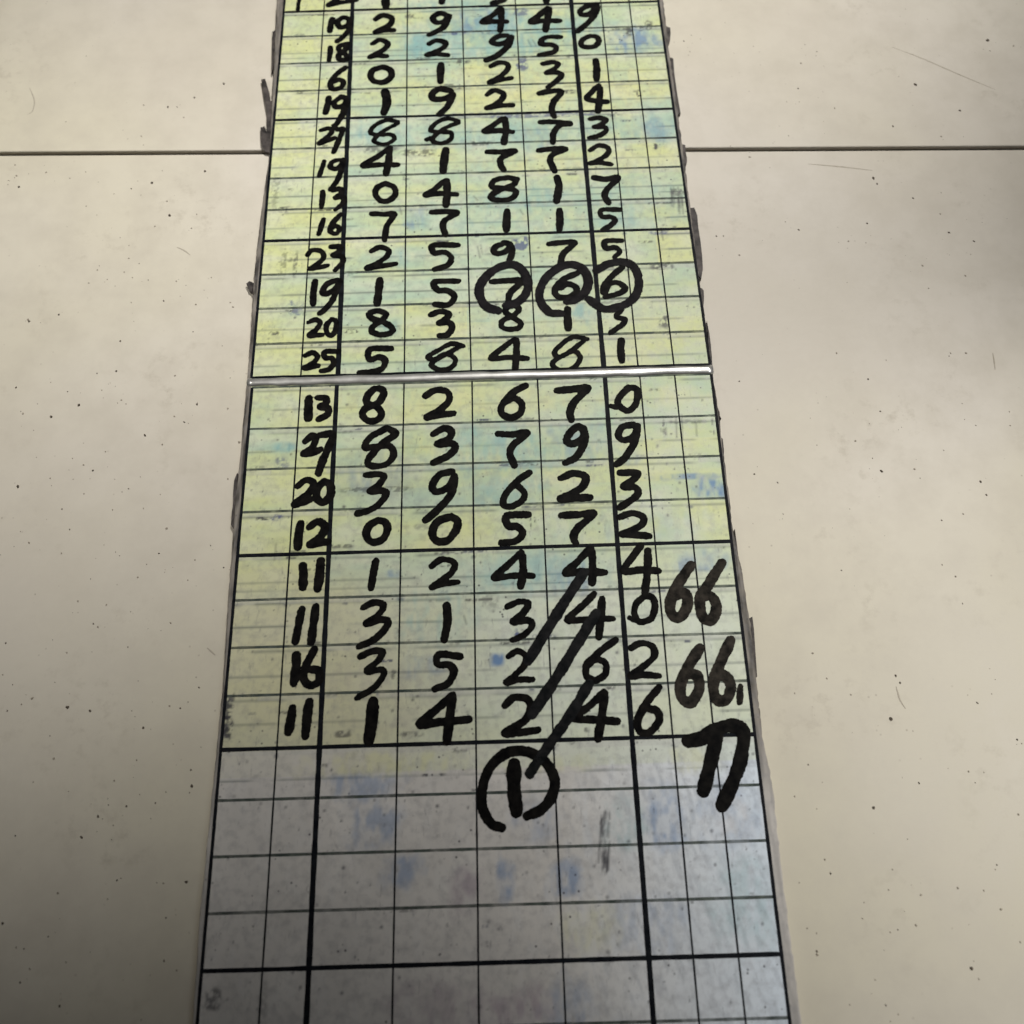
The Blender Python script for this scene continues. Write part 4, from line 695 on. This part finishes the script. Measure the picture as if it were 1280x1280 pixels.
def board(name, upper, y0, y1, cols, rows, thick, label):
    root = bpy.data.objects.new(name, None); COL.objects.link(root); root.empty_display_size = .02
    tag(root, label, 'board', 'number boards laid end to end')
    panel(root, y0, y1, cols, rows, upper)
    ylo, yhi = (4.1, 235.) if upper else (-235., .3)
    def cx(c, y):
        a, b = (c[0], c[1]) if upper else (c[1], c[0]); return a + (b - a) * (y - ylo) / (yhi - ylo)
    V = []; F = []; V2 = []; F2 = []
    ya = max(y0 + .2, rows[-1]); yb = min(y1 - .2, rows[0])
    for i, c in enumerate(cols):
        wd = (1.8 if upper else 1.6) if i in (2, 6) else (1.0 if i in (0, 9) else .55)
        ribbon(V, F, (cx(c, ya), ya), (cx(c, yb), yb), wd, TOP + .018 + .0005 * i, 40 + i)
    for j, y in enumerate(rows):
        y_ = min(max(y, ya), yb)
        if y in thick: ribbon(V, F, (cx(cols[0], y_), y_), (cx(cols[9], y_), y_), 1.25, TOP + .026, 70 + j)
        else: ribbon(V2, F2, (cx(cols[0], y_), y_), (cx(cols[9], y_), y_), 1.0 if upper else .85, TOP + .012, 90 + j)
    mesh_obj('grid_lines', V, F, M['line'], root)
    mesh_obj('ruled_lines', V2, F2, M['rule'], root)
    side = 0 if upper else 1
    V = []; F = []
    for k, (bd, pts) in enumerate(TAPE):
        if bd != side: continue
        V = []; F = []
        p = np.array(pts).reshape(-1, 2); n = len(p); ctr = p.mean(0)
        q = []                                                 # ragged outline
        for i in range(n):
            for t in (0, .5):
                e = p[i] + (p[(i + 1) % n] - p[i]) * t
                q.append(e + rng.uniform(-.3, .3, 2) * (t > 0))
        m_ = len(q)
        for z in (.06, 1.6): V += [(*e, z) for e in q]
        F.append(list(range(m_, 2 * m_)))
        for i in range(m_): F.append([i, (i + 1) % m_, m_ + (i + 1) % m_, m_ + i])
        mesh_obj('torn_tape', V, F, M['tape'], root)
    n = 0
    for bd, kind, mk, txt, strokes in WRITING:
        if bd != side: continue
        n += 1
        lift = {'slash': .14, 'ring': .15}.get(mk, .045) + .0012 * n
        Vs, Fs = ink_shape(strokes, 100 * side + n, 1.0 if kind == 'handwritten_total' and upper else (1.13 if upper else (1.2 if kind != 'slanting_stroke' else 1.05)))
        V = [(x, y, TOP + lift + .03 * min(1, -dd / .5)) for x, y, dd in Vs]
        o = mesh_obj(kind, V, Fs, M[mk], root, True)
        if kind == 'hand_drawn_ring': o['label'] = 'thick marker ring drawn around a digit'
        if kind == 'slanting_stroke': o['label'] = 'long slanting marker stroke joining digits of different rows'
    return root
SEAM_T = 3.6; SEAM_B = .7
up = board('number_board', True, SEAM_T - 1.2, 226.5, COL_U, ROW_U, THICK_U,
           'yellow-green digit board with 7, 6 and 6 circled, beyond the pale seam strip')
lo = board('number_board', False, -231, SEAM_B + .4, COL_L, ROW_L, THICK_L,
           'digit board with slanting strokes, circled 1, 66 and 77 above empty grey rows')

# ------------------------------------------------------------------ pale strip over the seam
def strip():
    V = []; F = []; n = 90; prof = []
    for k in range(9):
        a = math.pi * k / 8; prof.append((math.cos(a) * 1.65, TOP - .1 + math.sin(a) * .75))
    for i in range(n + 1):
        t = i / n; x = -81.2 + t * 162.6; yc = 2.35 - .15 * t + .22 * (vnoise(np.array([t * 30]), np.array([0.]), 5)[0] - .5)
        wv = 1 + .18 * (vnoise(np.array([t * 40]), np.array([3.]), 6)[0] - .5)
        for py, pz in prof: V.append((x, yc + py * wv, pz + .12 * (vnoise(np.array([t * 22 + py]), np.array([1.]), 8)[0] - .5)))
    m_ = len(prof)
    for i in range(n):
        for k in range(m_ - 1):
            a = i * m_ + k; F.append([a, a + m_, a + m_ + 1, a + 1])
    F.append(list(range(m_))); F.append([n * m_ + k for k in range(m_)][::-1])
    o = mesh_obj('seam_strip', V, F, M['strip'], None, True)
    tag(o, 'narrow shiny pale grey strip across the seam between the two boards', 'strip')
strip()

# ------------------------------------------------------------------ dirt on the floor
def dirt():
    V = []; F = []; MI = []
    def blob(x, y, rd, dark):
        n = 9; st_ = random.uniform(.55, 1); a0 = random.uniform(0, 3.1); s = len(V)
        for ring, z in ((1, .01), (.6, rd * .28 + .03)):
            for k in range(n):
                a = 2 * math.pi * k / n; q = rd * ring * random.uniform(.7, 1.2)
                dx_, dy_ = math.cos(a) * q * st_, math.sin(a) * q
                V.append((x + dx_ * math.cos(a0 * .3) - dy_ * math.sin(a0 * .3), y + dx_ * math.sin(a0 * .3) + dy_ * math.cos(a0 * .3), z))
        for k in range(n):
            F.append([s + k, s + (k + 1) % n, s + n + (k + 1) % n, s + n + k]); MI.append(dark)
        F.append([s + n + k for k in range(n)]); MI.append(dark)
    for x, y, rd in SPECKS: blob(x, y, rd * .9, 0 if rd > .55 else (0 if random.random() < .3 else 1))
    for x, y, rd in SPECKS:                                    # fine crumbs round the larger ones
        for k in range(random.choice((0, 0, 1, 2, 3))):
            blob(x + random.gauss(0, 6), y + random.gauss(0, 6), random.uniform(.1, .26), random.choice((0, 1, 1)))
    for k in range(300):
        x = random.uniform(-260, 290); y = random.uniform(-260, 240)
        if -88 < x < 90: continue
        blob(x, y, random.uniform(.12, .34), random.choice((0, 1, 1, 1, 1)))
    for pts in HAIRS:
        c = spline(pts, 1.); s = len(V)
        for i in range(len(c)):
            d = c[min(i + 1, len(c) - 1)] - c[max(i - 1, 0)]; d = d / (np.linalg.norm(d) + 1e-9); w_ = .22 * math.sin(math.pi * (i + .5) / len(c)) + .05
            V.append((c[i, 0] - d[1] * w_, c[i, 1] + d[0] * w_, .012)); V.append((c[i, 0], c[i, 1], .07)); V.append((c[i, 0] + d[1] * w_, c[i, 1] - d[0] * w_, .012))
        for i in range(len(c) - 1):
            for e in (0, 1): F.append([s + 3 * i + e, s + 3 * i + e + 1, s + 3 * i + 4 + e, s + 3 * i + 3 + e]); MI.append(2)
    o = mesh_obj('dirt_specks', V, F, [M['dark_speck'], M['pale_speck'], M['hair']])
    o.data.polygons.foreach_set('material_index', MI)
    tag(o, 'dark dirt specks and fine hairs scattered over the cream floor tiles', 'dirt', None, 'stuff')
dirt()
